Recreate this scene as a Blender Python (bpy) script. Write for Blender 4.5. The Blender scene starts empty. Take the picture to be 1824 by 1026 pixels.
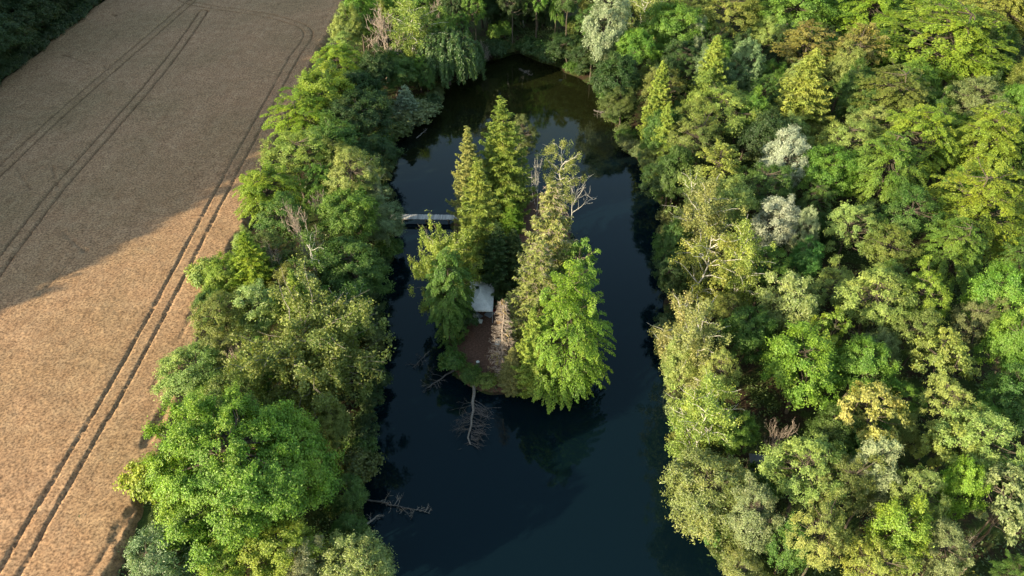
import bpy, math, random
import numpy as np
from mathutils import Vector

scene = bpy.context.scene
R = math.radians

# ------------------------------------------------------------------ camera
F_PX, CAM_H, PITCH = 1300.0, 64.0, R(40.0)      # focal length in photo pixels, height over the water, tilt below horizontal
cam_d = bpy.data.cameras.new("camera"); cam = bpy.data.objects.new("camera", cam_d)
scene.collection.objects.link(cam); scene.camera = cam
cam_d.sensor_width = 36.0; cam_d.lens = 36.0 * F_PX / 1824.0
cam_d.clip_start = 0.5; cam_d.clip_end = 3000.0
cam.location = (0, 0, CAM_H); cam.rotation_euler = (R(90) - PITCH, 0, 0)

# ------------------------------------------------------------------ light
SUN_EL = R(18.5)
TRAVEL = Vector((0.84, 0.543, 0)).normalized()   # horizontal direction the light travels
to_sun = Vector((-TRAVEL.x * math.cos(SUN_EL), -TRAVEL.y * math.cos(SUN_EL), math.sin(SUN_EL)))
world = bpy.data.worlds.new("World"); scene.world = world; world.use_nodes = True
wn = world.node_tree.nodes; wl = world.node_tree.links
bg = wn["Background"]; sky = wn.new("ShaderNodeTexSky"); sky.sky_type = 'NISHITA'
sky.sun_disc = False; sky.sun_elevation = SUN_EL; sky.sun_rotation = math.atan2(to_sun.x, to_sun.y)
sky.air_density = 1.0; sky.dust_density = 0.8; sky.ozone_density = 1.8
tint = wn.new("ShaderNodeMix"); tint.data_type = 'RGBA'; tint.blend_type = 'MULTIPLY'; tint.inputs[0].default_value = 1.0     # a hazy, slightly warm summer-evening sky
wl.new(sky.outputs[0], tint.inputs[6]); tint.inputs[7].default_value = (1.14, 1.0, .77, 1)
wl.new(tint.outputs[2], bg.inputs[0]); bg.inputs[1].default_value = 0.15
sun_d = bpy.data.lights.new("sun", 'SUN'); sun = bpy.data.objects.new("sun", sun_d); scene.collection.objects.link(sun)
sun_d.energy = 4.0; sun_d.angle = R(0.53); sun_d.color = (1.0, 0.85, 0.57)
sun.rotation_euler = to_sun.to_track_quat('Z', 'Y').to_euler(); sun.location = (-100, -100, 120)
vs = scene.view_settings
vs.view_transform = 'Standard'; vs.look = 'None'; vs.gamma = 1.0; vs.use_curve_mapping = False; vs.exposure = 1.47
scene.cycles.max_bounces = 5; scene.cycles.diffuse_bounces = 3; scene.cycles.glossy_bounces = 2
scene.cycles.transmission_bounces = 3; scene.cycles.transparent_max_bounces = 4
scene.cycles.caustics_reflective = False; scene.cycles.caustics_refractive = False

# ------------------------------------------------------------------ helpers
SP, CP = math.sin(PITCH), math.cos(PITCH)
def at(px, py, z=0.0):
    """point at height z that the photo shows at pixel (px, py)"""
    x = (px - 912.0) / F_PX; y = (513.0 - py) / F_PX
    t = (CAM_H - z) / (SP - y * CP)
    return Vector((x * t, t * (CP + y * SP), z))
def proj(x, y, z):
    d = y * CP + (CAM_H - z) * SP; u = y * SP - (CAM_H - z) * CP
    if d < 1: return (-9e3, -9e3, d)
    return (912 + F_PX * x / d, 513 - F_PX * u / d, d)

def link(o):
    scene.collection.objects.link(o); return o
def mesh_np(name, V, Fq, mats, attrs=None, tri=None, smooth=False, midx=None):
    """mesh from numpy arrays: V (n,3), Fq (m,4) quads, optional tri (k,3)"""
    me = bpy.data.meshes.new(name)
    V = np.asarray(V, np.float32); Fq = np.asarray(Fq, np.int32).reshape(-1, 4)
    nt = 0 if tri is None else len(tri)
    me.vertices.add(len(V)); me.vertices.foreach_set("co", V.ravel())
    loops = Fq.ravel(); starts = np.arange(len(Fq), dtype=np.int32) * 4; tot = np.full(len(Fq), 4, np.int32)
    if nt:
        tri = np.asarray(tri, np.int32)
        starts = np.concatenate([starts, len(loops) + np.arange(nt, dtype=np.int32) * 3]); loops = np.concatenate([loops, tri.ravel()])
    me.loops.add(len(loops)); me.loops.foreach_set("vertex_index", loops.astype(np.int32))
    me.polygons.add(len(Fq) + nt); me.polygons.foreach_set("loop_start", starts.astype(np.int32))
    for m in (mats if isinstance(mats, (list, tuple)) else [mats]): me.materials.append(m)
    if midx is not None: me.polygons.foreach_set("material_index", np.asarray(midx, np.int32))
    me.polygons.foreach_set("use_smooth", np.full(len(Fq) + nt, smooth, bool))
    for k, (dom, arr) in (attrs or {}).items():
        a = me.attributes.new(k, 'FLOAT', dom); a.data.foreach_set("value", np.asarray(arr, np.float32))
    me.update(calc_edges=True); me.validate(verbose=False)
    return me
class MB:
    """collects boxes, tubes, sheets into ONE mesh"""
    def __init__(s): s.v = []; s.q = []; s.n = 0
    def add(s, V, Q):
        V = np.asarray(V, float).reshape(-1, 3); s.v.append(V); s.q.append(np.asarray(Q, int).reshape(-1, 4) + s.n); s.n += len(V)
    def box(s, c, size, rz=0.0, tilt=None):
        hx, hy, hz = [d / 2 for d in size]
        V = np.array([[x, y, z] for z in (-hz, hz) for y in (-hy, hy) for x in (-hx, hx)])
        if tilt is not None: V = V @ np.array(tilt).T
        if rz:
            ca, sa = math.cos(rz), math.sin(rz); V = V @ np.array([[ca, sa, 0], [-sa, ca, 0], [0, 0, 1]])
        s.add(V + np.array(c), [[0, 2, 3, 1], [4, 5, 7, 6], [0, 1, 5, 4], [2, 6, 7, 3], [0, 4, 6, 2], [1, 3, 7, 5]])
    def tube(s, pts, rad, sides=5):
        pts = np.asarray(pts, float); rad = np.broadcast_to(np.asarray(rad, float), (len(pts),))
        d = np.gradient(pts, axis=0); d /= np.linalg.norm(d, axis=1)[:, None] + 1e-9
        ref = np.where(np.abs(d[:, 2:3]) > .9, np.array([[1., 0, 0]]), np.array([[0, 0, 1.]]))
        a = np.cross(d, ref); a /= np.linalg.norm(a, axis=1)[:, None] + 1e-9; b = np.cross(d, a)
        for i in range(1, len(pts)):                       # keep the rings from flipping
            if np.dot(a[i], a[i - 1]) < 0: a[i] *= -1; b[i] *= -1
        ang = np.arange(sides) * 2 * math.pi / sides
        ring = pts[:, None, :] + rad[:, None, None] * (a[:, None, :] * np.cos(ang)[None, :, None] + b[:, None, :] * np.sin(ang)[None, :, None])
        Q = []
        for i in range(len(pts) - 1):
            for j in range(sides):
                k = (j + 1) % sides
                Q.append([i * sides + j, i * sides + k, (i + 1) * sides + k, (i + 1) * sides + j])
        s.add(ring.reshape(-1, 3), Q)
    def mesh(s, name, mat, smooth=False):
        if not s.v: s.box((0, 0, 0), (.01, .01, .01))
        return mesh_np(name, np.concatenate(s.v), np.concatenate(s.q), mat, smooth=smooth)
    def build(s, name, mat, parent=None, smooth=False):
        o = link(bpy.data.objects.new(name, s.mesh(name, mat, smooth)))
        if parent: o.parent = parent
        return o
def tag(o, label, cat, group=None, kind=None):
    if label: o["label"] = label
    if cat: o["category"] = cat
    if group: o["group"] = group
    if kind: o["kind"] = kind
    return o
def empty(name, loc, rz=0.0):
    o = link(bpy.data.objects.new(name, None)); o.location = loc; o.rotation_euler = (0, 0, rz); o.empty_display_size = .3; return o

# ------------------------------------------------------------------ materials
def new_mat(name):
    m = bpy.data.materials.new(name); m.use_nodes = True; nt = m.node_tree
    return m, nt, nt.nodes, nt.links, nt.nodes["Principled BSDF"]
def noise(nt, scale, detail=4.0, rough=.55, vec=None, dist=0.0):
    n = nt.nodes.new("ShaderNodeTexNoise"); n.inputs["Scale"].default_value = scale
    n.inputs["Detail"].default_value = detail; n.inputs["Roughness"].default_value = rough; n.inputs["Distortion"].default_value = dist
    if vec is not None: nt.links.new(vec, n.inputs["Vector"])
    return n
def ramp(nt, fac, stops):
    r = nt.nodes.new("ShaderNodeValToRGB"); cr = r.color_ramp
    while len(cr.elements) < len(stops): cr.elements.new(0.5)
    for e, (p, c) in zip(cr.elements, stops): e.position = p; e.color = (*c, 1)
    nt.links.new(fac, r.inputs[0]); return r
def mixc(nt, fac, a, b, mode='MIX'):
    m = nt.nodes.new("ShaderNodeMix"); m.data_type = 'RGBA'; m.blend_type = mode
    for sock, val in ((m.inputs[0], fac), (m.inputs[6], a), (m.inputs[7], b)):
        if isinstance(val, (int, float)): sock.default_value = val
        elif isinstance(val, tuple): sock.default_value = (*val, 1)
        else: nt.links.new(val, sock)
    return m.outputs[2]
def mmath(nt, op, a, b):
    m = nt.nodes.new("ShaderNodeMath"); m.operation = op
    for s, v in zip(m.inputs, (a, b)):
        if isinstance(v, (int, float)): s.default_value = v
        else: nt.links.new(v, s)
    return m.outputs[0]
def wpos(nt):
    return nt.nodes.new("ShaderNodeNewGeometry").outputs["Position"]
def bumped(nt, bsdf, h, strength=.5, dist=.1):
    b = nt.nodes.new("ShaderNodeBump"); b.inputs["Strength"].default_value = strength; b.inputs["Distance"].default_value = dist
    nt.links.new(h, b.inputs["Height"]); nt.links.new(b.outputs[0], bsdf.inputs["Normal"])

def leaf_material(name, transl=.36, gloss=.028, var=.7, warm=(.30, .24, .04)):
    """leaves: the tree's own colour (object colour), varied per leaf and per clump, partly see-through"""
    m, nt, N, L, p = new_mat(name)
    N.remove(p); out = N["Material Output"]
    oi = N.new("ShaderNodeObjectInfo")
    lv = N.new("ShaderNodeAttribute"); lv.attribute_name = "leafvar"
    cv = N.new("ShaderNodeAttribute"); cv.attribute_name = "clumpvar"
    val = mmath(nt, 'MULTIPLY_ADD', lv.outputs["Fac"], var); N[-1].inputs[2].default_value = 1 - var / 2
    hs = N.new("ShaderNodeHueSaturation"); L.new(oi.outputs["Color"], hs.inputs["Color"]); L.new(val, hs.inputs["Value"])
    wn_ = noise(nt, .33, 4, .6, wpos(nt)); pv = ramp(nt, wn_.outputs[0], [(.32, (0, 0, 0)), (.68, (1, 1, 1))]).outputs[0]
    h0 = mmath(nt, 'MULTIPLY_ADD', cv.outputs["Fac"], .03); N[-1].inputs[2].default_value = .474
    h1 = mmath(nt, 'MULTIPLY_ADD', pv, .03); L.new(h0, N[-1].inputs[2])
    val = mmath(nt, 'MULTIPLY', val, mmath(nt, 'MULTIPLY_ADD', pv, -.4)); L.new(val, hs.inputs["Value"])
    [n for n in N if n.type == 'MATH' and n.operation == 'MULTIPLY_ADD'][-1].inputs[2].default_value = 1.2
    L.new(h1, hs.inputs["Hue"])
    f = mmath(nt, 'POWER', cv.outputs["Fac"], 4.0); f2 = mmath(nt, 'MULTIPLY', f, .35)
    col = mixc(nt, f2, hs.outputs[0], mixc(nt, .5, hs.outputs[0], warm))
    d = N.new("ShaderNodeBsdfDiffuse"); t = N.new("ShaderNodeBsdfTranslucent"); g = N.new("ShaderNodeBsdfGlossy")
    L.new(col, d.inputs[0]); tc = mixc(nt, 1.0, col, (1.15, 1.2, .6), 'MULTIPLY'); L.new(tc, t.inputs[0])
    g.inputs["Roughness"].default_value = .5; g.inputs[0].default_value = (1, 1, 1, 1)
    m1 = N.new("ShaderNodeMixShader"); m1.inputs[0].default_value = transl; L.new(d.outputs[0], m1.inputs[1]); L.new(t.outputs[0], m1.inputs[2])
    m2 = N.new("ShaderNodeMixShader"); m2.inputs[0].default_value = gloss; L.new(m1.outputs[0], m2.inputs[1]); L.new(g.outputs[0], m2.inputs[2])
    L.new(m2.outputs[0], out.inputs[0]); return m
def bark_material(name, a, b, scale=6.0):
    m, nt, N, L, p = new_mat(name)
    n = noise(nt, scale, 6, .7, wpos(nt)); r = ramp(nt, n.outputs[0], [(.35, a), (.65, b)])
    L.new(r.outputs[0], p.inputs["Base Color"]); p.inputs["Roughness"].default_value = .9
    bumped(nt, p, n.outputs[0], .4, .05); return m
M_LEAF = leaf_material("leaves")
M_NEEDLE = leaf_material("needles", transl=.25, gloss=.02, var=.6)
M_WILLOW = leaf_material("willow_leaves", transl=.25, gloss=.06, var=.6, warm=(.28, .27, .14))
M_BARK = bark_material("bark_grey_brown", (.055, .044, .032), (.13, .105, .08))
M_BARKD = bark_material("bark_dark", (.035, .028, .022), (.09, .07, .055))
M_BIRCH = bark_material("bark_birch", (.30, .28, .25), (.68, .66, .61), 4.0)
M_DEADWOOD = bark_material("dead_wood", (.14, .12, .10), (.30, .265, .235), 5.0)
M_PINKTWIG = bark_material("dead_twigs", (.26, .20, .165), (.46, .38, .32), 3.0)
M_SUNKWOOD = bark_material("sunken_wood", (.06, .052, .048), (.14, .125, .118), 3.0)
# ------------------------------------------------------------------ pond, island, terrain
POND = [at(*p) for p in [(705, 1060), (660, 985), (640, 930), (642, 880), (650, 820), (655, 760), (678, 690), (668, 610), (645, 565), (690, 480), (705, 440), (700, 390), (690, 335), (690, 262), (722, 236), (775, 195), (790, 155), (850, 132), (868, 108), (925, 96), (988, 118), (1060, 155), (1085, 198), (1110, 265), (1155, 305), (1182, 400), (1178, 480), (1184, 560), (1180, 640), (1195, 720), (1215, 820), (1226, 930), (1285, 1000), (1310, 1060)]] + [Vector((26, 20, 0)), Vector((22, 6, 0)), Vector((-8, 4, 0)), Vector((-17, 20, 0))]
ISLE = [at(*p) for p in [(866, 330), (905, 322), (945, 338), (1014, 370), (1018, 420), (1020, 480), (1030, 560), (1045, 640), (1040, 690), (995, 708), (935, 706), (880, 704), (828, 692), (806, 660), (800, 620), (786, 570), (800, 500), (812, 450), (806, 400), (818, 376), (845, 350)]]
def signed(px, py, poly):
    """distance to the polygon's outline, positive inside"""
    P = np.array([[p.x, p.y] for p in poly]); Q = np.roll(P, -1, 0)
    d = np.full(px.shape, 1e9); ins = np.zeros(px.shape, bool)
    for (ax, ay), (bx, by) in zip(P, Q):
        ex, ey = bx - ax, by - ay; t = np.clip(((px - ax) * ex + (py - ay) * ey) / (ex * ex + ey * ey), 0, 1)
        d = np.minimum(d, np.hypot(px - ax - t * ex, py - ay - t * ey))
        ins ^= ((ay > py) != (by > py)) & (px < (bx - ax) * (py - ay) / (by - ay + 1e-12) + ax)
    return np.where(ins, d, -d)
def wetness(x, y):
    """positive over open water (metres from the shore), negative on land"""
    x = np.atleast_1d(np.asarray(x, float)); y = np.atleast_1d(np.asarray(y, float))
    wob = .45 * np.sin(x * .9 + 1.3 * np.sin(y * .7)) + .3 * np.sin(y * 1.7 + x * .6)
    return np.minimum(signed(x, y, POND), -signed(x, y, ISLE)) + wob * .6
def ground_z(x, y):
    w = wetness(x, y); x = np.atleast_1d(np.asarray(x, float)); y = np.atleast_1d(np.asarray(y, float))
    isl = signed(x, y, ISLE) > -1.0
    land = np.clip(-w / 3.5, 0, 1); land = .12 + land * np.where(isl, .45, .8) + .06 * np.sin(x * 1.1 + y * .4) * land
    bed = -np.clip(w / 5, 0, 1) * 1.8 - .12
    s = np.clip((w + .5) / 1.0, 0, 1); z = land * (1 - s) + bed * s
    return np.where(x < -35.5, .9, z)
def gz(x, y): return float(ground_z(x, y)[0])

def axis(parts): return np.concatenate([np.arange(a, b, s) for a, b, s in parts])
gx = axis([(-700, -140, 40), (-140, -46, 4), (-46, 32, .5), (32, 160, 3), (160, 761, 40)])
gy = axis([(-300, 0, 40), (0, 20, 4), (20, 172, .5), (172, 240, 4), (240, 1001, 40)])
GX, GY = np.meshgrid(gx, gy); Z = ground_z(GX.ravel(), GY.ravel()).reshape(GX.shape)
nx, ny = len(gx), len(gy); idx = np.arange(nx * ny).reshape(ny, nx)
Q = np.stack([idx[:-1, :-1], idx[:-1, 1:], idx[1:, 1:], idx[1:, :-1]], -1).reshape(-1, 4)
isl = np.clip(signed(GX.ravel(), GY.ravel(), ISLE) / 2.5 + .55, 0, 1)
m, nt, N, L, p = new_mat("woodland_soil")
pos = wpos(nt); n1 = noise(nt, .35, 6, .65, pos); n2 = noise(nt, 5.0, 5, .7, pos)
litter = ramp(nt, n2.outputs[0], [(.3, (.024, .017, .011)), (.55, (.050, .034, .022)), (.75, (.09, .062, .040))])
green = ramp(nt, n2.outputs[0], [(.3, (.020, .035, .010)), (.7, (.075, .105, .028))])
fac = ramp(nt, n1.outputs[0], [(.42, (0, 0, 0)), (.55, (1, 1, 1))])
c1 = mixc(nt, fac.outputs[0], litter.outputs[0], green.outputs[0])
pine = ramp(nt, n2.outputs[0], [(.3, (.085, .048, .034)), (.55, (.165, .095, .068)), (.75, (.24, .155, .115))])
ia = N.new("ShaderNodeAttribute"); ia.attribute_name = "island"
f2 = ramp(nt, mmath(nt, 'ADD', ia.outputs["Fac"], mmath(nt, 'MULTIPLY', n1.outputs[0], .6)), [(.92, (0, 0, 0)), (1.12, (1, 1, 1))])
L.new(mixc(nt, f2.outputs[0], c1, pine.outputs[0]), p.inputs["Base Color"]); p.inputs["Roughness"].default_value = 1.0; p.inputs["Specular IOR Level"].default_value = .1
bumped(nt, p, n2.outputs[0], .8, .12)
g = link(bpy.data.objects.new("ground", mesh_np("ground", np.stack([GX.ravel(), GY.ravel(), Z.ravel()], 1), Q, m, {"island": ('POINT', isl)}, smooth=True)))
tag(g, "dark leaf-littered woodland floor round the pond, reddish needle litter on the island", "ground", kind="structure")

m, nt, N, L, p = new_mat("pond_water")
pos = wpos(nt)
p.inputs["Base Color"].default_value = (.0011, .0050, .0082, 1); p.inputs["Roughness"].default_value = .035; p.inputs["IOR"].default_value = 1.333; p.inputs["Specular IOR Level"].default_value = .45; p.inputs["Specular Tint"].default_value = (.60, .90, 1.0, 1)
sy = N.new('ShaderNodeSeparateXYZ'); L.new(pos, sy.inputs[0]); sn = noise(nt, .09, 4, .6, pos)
sh = ramp(nt, mmath(nt, 'ADD', mmath(nt, 'MULTIPLY', mmath(nt, 'SUBTRACT', sy.outputs[1], 100.0), .018), sn.outputs[0]), [(.50, (.0020, .0072, .0112)), (.95, (.0105, .0125, .0040))]); L.new(sh.outputs[0], p.inputs['Base Color'])   # base colour turns olive-brown towards the far end
w1 = noise(nt, 1.6, 3, .5, pos); w2 = noise(nt, .12, 3, .5, pos)
bumped(nt, p, mmath(nt, 'MULTIPLY', w1.outputs[0], w2.outputs[0]), .10, .05)
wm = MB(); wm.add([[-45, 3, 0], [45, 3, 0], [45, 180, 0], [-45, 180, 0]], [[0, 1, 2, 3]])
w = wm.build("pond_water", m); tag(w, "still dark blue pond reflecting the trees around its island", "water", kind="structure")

# ------------------------------------------------------------------ wheat field
def polyline_dist(x, y, pts):
    d = np.full(x.shape, 1e9)
    for (ax, ay), (bx, by) in zip(pts[:-1], pts[1:]):
        ex, ey = bx - ax, by - ay; t = np.clip(((x - ax) * ex + (y - ay) * ey) / (ex * ex + ey * ey + 1e-9), 0, 1)
        d = np.minimum(d, np.hypot(x - ax - t * ex, y - ay - t * ey))
    return d
def smooth_line(pts, n=6):
    P = np.array(pts, float); out = []
    for i in range(len(P) - 1):
        p0, p1, p2, p3 = P[max(i - 1, 0)], P[i], P[i + 1], P[min(i + 2, len(P) - 1)]
        for t in np.linspace(0, 1, n, endpoint=False):
            out.append(.5 * (2 * p1 + (p2 - p0) * t + (2 * p0 - 5 * p1 + 4 * p2 - p3) * t * t + (3 * p1 - p0 - 3 * p2 + p3) * t ** 3))
    out.append(P[-1]); return np.array(out)
ZT = 1.75
def line(px): return smooth_line([at(a, b, ZT).to_2d() for a, b in px])
T1 = line([(-8, 1060), (22, 1008), (92, 888), (162, 770), (212, 684), (300, 522), (394, 342), (468, 205), (522, 105), (546, 70), (546, 52), (522, 40), (478, 28), (430, 20), (385, 14), (352, 8), (330, 2), (318, -8)])
T2 = line([(-80, 585), (0, 470), (45, 410), (97, 342), (178, 250), (260, 157), (318, 83), (362, 20)])
T3 = line([(-60, 355), (0, 302), (70, 236), (132, 180), (187, 132), (260, 70), (333, 7), (344, -4)])
sg, y0, y1, x0, x1 = .22, 22.0, 212.0, -103.5, -34.5
fx = np.arange(x0, x1, sg); fy = np.arange(y0, y1, sg); FX, FY = np.meshgrid(fx, fy)
rng = np.random.default_rng(3)
FX = FX + rng.uniform(-.07, .07, FX.shape); FY = FY + rng.uniform(-.07, .07, FY.shape)
def vnoise(x, y, s, seed):
    r = np.random.default_rng(seed).random((256, 256)); u, v = x / s, y / s; i, j = np.floor(u).astype(int), np.floor(v).astype(int); a, b = u - i, v - j
    a, b = a * a * (3 - 2 * a), b * b * (3 - 2 * b); g = lambda p, q: r[p % 256, q % 256]
    return (g(i, j) * (1 - a) + g(i + 1, j) * a) * (1 - b) + (g(i, j + 1) * (1 - a) + g(i + 1, j + 1) * a) * b
H = .82 + .10 * (vnoise(FX, FY, 3.0, 1) - .5) + .03 * (vnoise(FX, FY, .8, 2) - .5) + rng.uniform(-.03, .03, FX.shape)
def rut(pts, off, wid):
    d = np.abs(polyline_dist(FX, FY, pts) - off); return np.clip(1 - (d - wid) / .16, 0, 1)
track = np.zeros(FX.shape)
jit = .10 * (vnoise(FX, FY, 1.2, 5) - .5)
for T, k, wd in ((T1, .85, .03), (T2, 1.35, .10), (T3, 1.35, .12)): track = np.maximum(track, k * .72 * np.clip(1 - (np.abs(polyline_dist(FX, FY, T) + jit - .98) - wd) / .17, 0, 1))
def streak(px, wid, depth):
    d = polyline_dist(FX, FY, smooth_line([at(a, b, ZT).to_2d() for a, b in px])) + .25 * (vnoise(FX, FY, .9, 8) - .5)
    return depth * .5 * np.clip(1 - (d - wid * .7) / .22, 0, 1)
for px, wid, dep in [([(290, 735), (272, 765), (258, 790)], .55, 1.0), ([(304, 700), (290, 735)], .35, .9), ([(232, 905), (205, 960)], .18, .8), ([(213, 925), (185, 985), (160, 1020)], .10, .55),
                     ([(250, 905), (222, 965)], .12, .6), ([(92, 295), (97, 318)], .22, .7), ([(98, 322), (108, 345)], .10, .5), ([(28, 300), (52, 338)], .10, .7), ([(110, 98), (122, 100)], .3, .9),
                     ([(120, 101), (162, 117)], .08, .5), ([(183, 118), (190, 124)], .4, .8), ([(198, 25), (206, 28)], .3, .8), ([(112, 412), (148, 446)], .09, .5), ([(146, 442), (151, 448)], .25, .9),
                     ([(134, 456), (70, 525)], .10, .55), ([(350, 540), (322, 600)], .14, .5), ([(372, 55), (408, 84)], .0, .2),
                     ([(480, 290), (440, 330)], .14, .5), ([(300, 640), (270, 690)], .12, .5), ([(60, 210), (100, 195)], .5, .25), ([(75, 195), (110, 185)], .4, .25), ([(180, 80), (205, 62)], .5, .25)]:
    track = np.maximum(track, streak(px, wid, dep))
edge = np.interp(FY, [20, 48, 62, 85, 110, 140], [-36.2, -37.2, -38.6, -40.2, -41.8, -42.6]) + 1.0 * (vnoise(FX * 0, FY, 6.0, 11) - .5) + .8 * (vnoise(FX, FY, 1.6, 12) - .5)
far = np.clip((FX - edge) / 1.1 + .5 * (vnoise(FX, FY, .6, 19) - .5), 0, 1); far = np.maximum(far, np.clip((FY - (205 + 2 * vnoise(FX, FY * 0, 5, 13))) / .3, 0, 1)); far = np.maximum(far, np.clip((-102.3 + 1.2 * (vnoise(FX * 0, FY, 4.0, 14) - .5) - FX) / .3, 0, 1))
Hh = H * (1 - .72 * track * (.75 + .5 * vnoise(FX, FY, 2.5, 31))) * (1 - far) - .12 * far
nx, ny = len(fx), len(fy); idx = np.arange(nx * ny).reshape(ny, nx)
Q = np.stack([idx[:-1, :-1], idx[:-1, 1:], idx[1:, 1:], idx[1:, :-1]], -1).reshape(-1, 4)
m, nt, N, L, p = new_mat("ripe_wheat")
pos = wpos(nt); a = noise(nt, .045, 4, .6, pos); b = noise(nt, .5, 5, .65, pos); c = noise(nt, 3.6, 3, .8, pos)
mp = N.new('ShaderNodeMapping'); mp.inputs['Scale'].default_value = (1.6, .05, 1); L.new(pos, mp.inputs['Vector']); dr = noise(nt, 1.0, 3, .6, mp.outputs[0])
base = ramp(nt, mmath(nt, 'ADD', mmath(nt, 'MULTIPLY', b.outputs[0], .72), mmath(nt, 'MULTIPLY', dr.outputs[0], .28)), [(.3, (.250, .158, .092)), (.52, (.325, .220, .134)), (.72, (.378, .272, .172))])
patch = ramp(nt, a.outputs[0], [(.36, (.88, .86, .79)), (.60, (1.10, 1.0, .96))])
col = mixc(nt, 1.0, base.outputs[0], patch.outputs[0], 'MULTIPLY')
sp = ramp(nt, c.outputs[0], [(.36, (.42, .40, .38)), (.49, (.96, .96, .96)), (.63, (1.50, 1.47, 1.40))])
col = mixc(nt, 1.0, col, sp.outputs[0], 'MULTIPLY')
ta = N.new("ShaderNodeAttribute"); ta.attribute_name = "track"
col = mixc(nt, mmath(nt, 'MULTIPLY', ta.outputs["Fac"], .75), col, (.185, .12, .068))
L.new(col, p.inputs["Base Color"]); p.inputs["Roughness"].default_value = .9; p.inputs["Specular IOR Level"].default_value = .15
bumped(nt, p, c.outputs[0], .5, .05)
f = link(bpy.data.objects.new("wheat_field", mesh_np("wheat_field", np.stack([FX.ravel(), FY.ravel(), .9 + Hh.ravel()], 1), Q, m, {"track": ('POINT', np.maximum(track, far).ravel())}, smooth=True)))
tag(f, "ripe golden wheat field with pairs of curving tractor tramlines", "wheat field", kind="stuff")
# ------------------------------------------------------------------ tree prototypes
def unit(a): return a / (np.linalg.norm(a, axis=-1, keepdims=True) + 1e-9)
class Leaves:
    def __init__(s): s.P = []; s.N = []; s.T = []; s.S = []; s.A = []; s.cv = []
    def add(s, P, N, size, aspect=.6, T=None, cv=.5, rng=None):
        n = len(P)
        if n == 0: return
        N = unit(N)
        if T is None: T = rng.normal(size=(n, 3))
        T = T - N * (T * N).sum(1, keepdims=True); T = unit(T)
        s.P.append(P); s.N.append(N); s.T.append(T)
        s.S.append(np.broadcast_to(np.asarray(size, float), (n,))); s.A.append(np.broadcast_to(np.asarray(aspect, float), (n,)))
        s.cv.append(np.broadcast_to(np.asarray(cv, float), (n,)))
    def mesh(s, name, mat, rng):
        P, N, T = np.concatenate(s.P), np.concatenate(s.N), np.concatenate(s.T)
        S, A, cv = np.concatenate(s.S), np.concatenate(s.A), np.concatenate(s.cv)
        B = np.cross(N, T); a = (T * S[:, None] * .5); b = (B * (S * A)[:, None] * .5)
        sk = a * .15                                           # pointed, slightly folded leaf-shaped faces
        dn = N * (S * .10)[:, None]
        V = np.stack([P - a - dn, P + b + sk, P + a - dn, P - b + sk], 1).reshape(-1, 3)
        Q = np.arange(len(P) * 4).reshape(-1, 4)
        return mesh_np(name, V, Q, mat, {"leafvar": ('FACE', rng.random(len(P))), "clumpvar": ('FACE', cv)})
def curve_pts(a, b, sag, n, rng, wob=.05):
    a, b = np.asarray(a, float), np.asarray(b, float); t = np.linspace(0, 1, n)[:, None]
    L = np.linalg.norm(b - a); p = a + (b - a) * t; p[:, 2] += (np.sin(t[:, 0] * math.pi) * sag * L)
    w = rng.normal(size=(n, 3)) * wob * L; w[0] = 0; w[-1] = 0
    return p + w
PROTO = {}
class Proto:
    def __init__(s, name, H, Rr, zc, trunk, crown, crown2=None): s.name, s.H, s.R, s.zc, s.trunk, s.crown, s.crown2 = name, H, Rr, zc, trunk, crown, crown2

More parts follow.
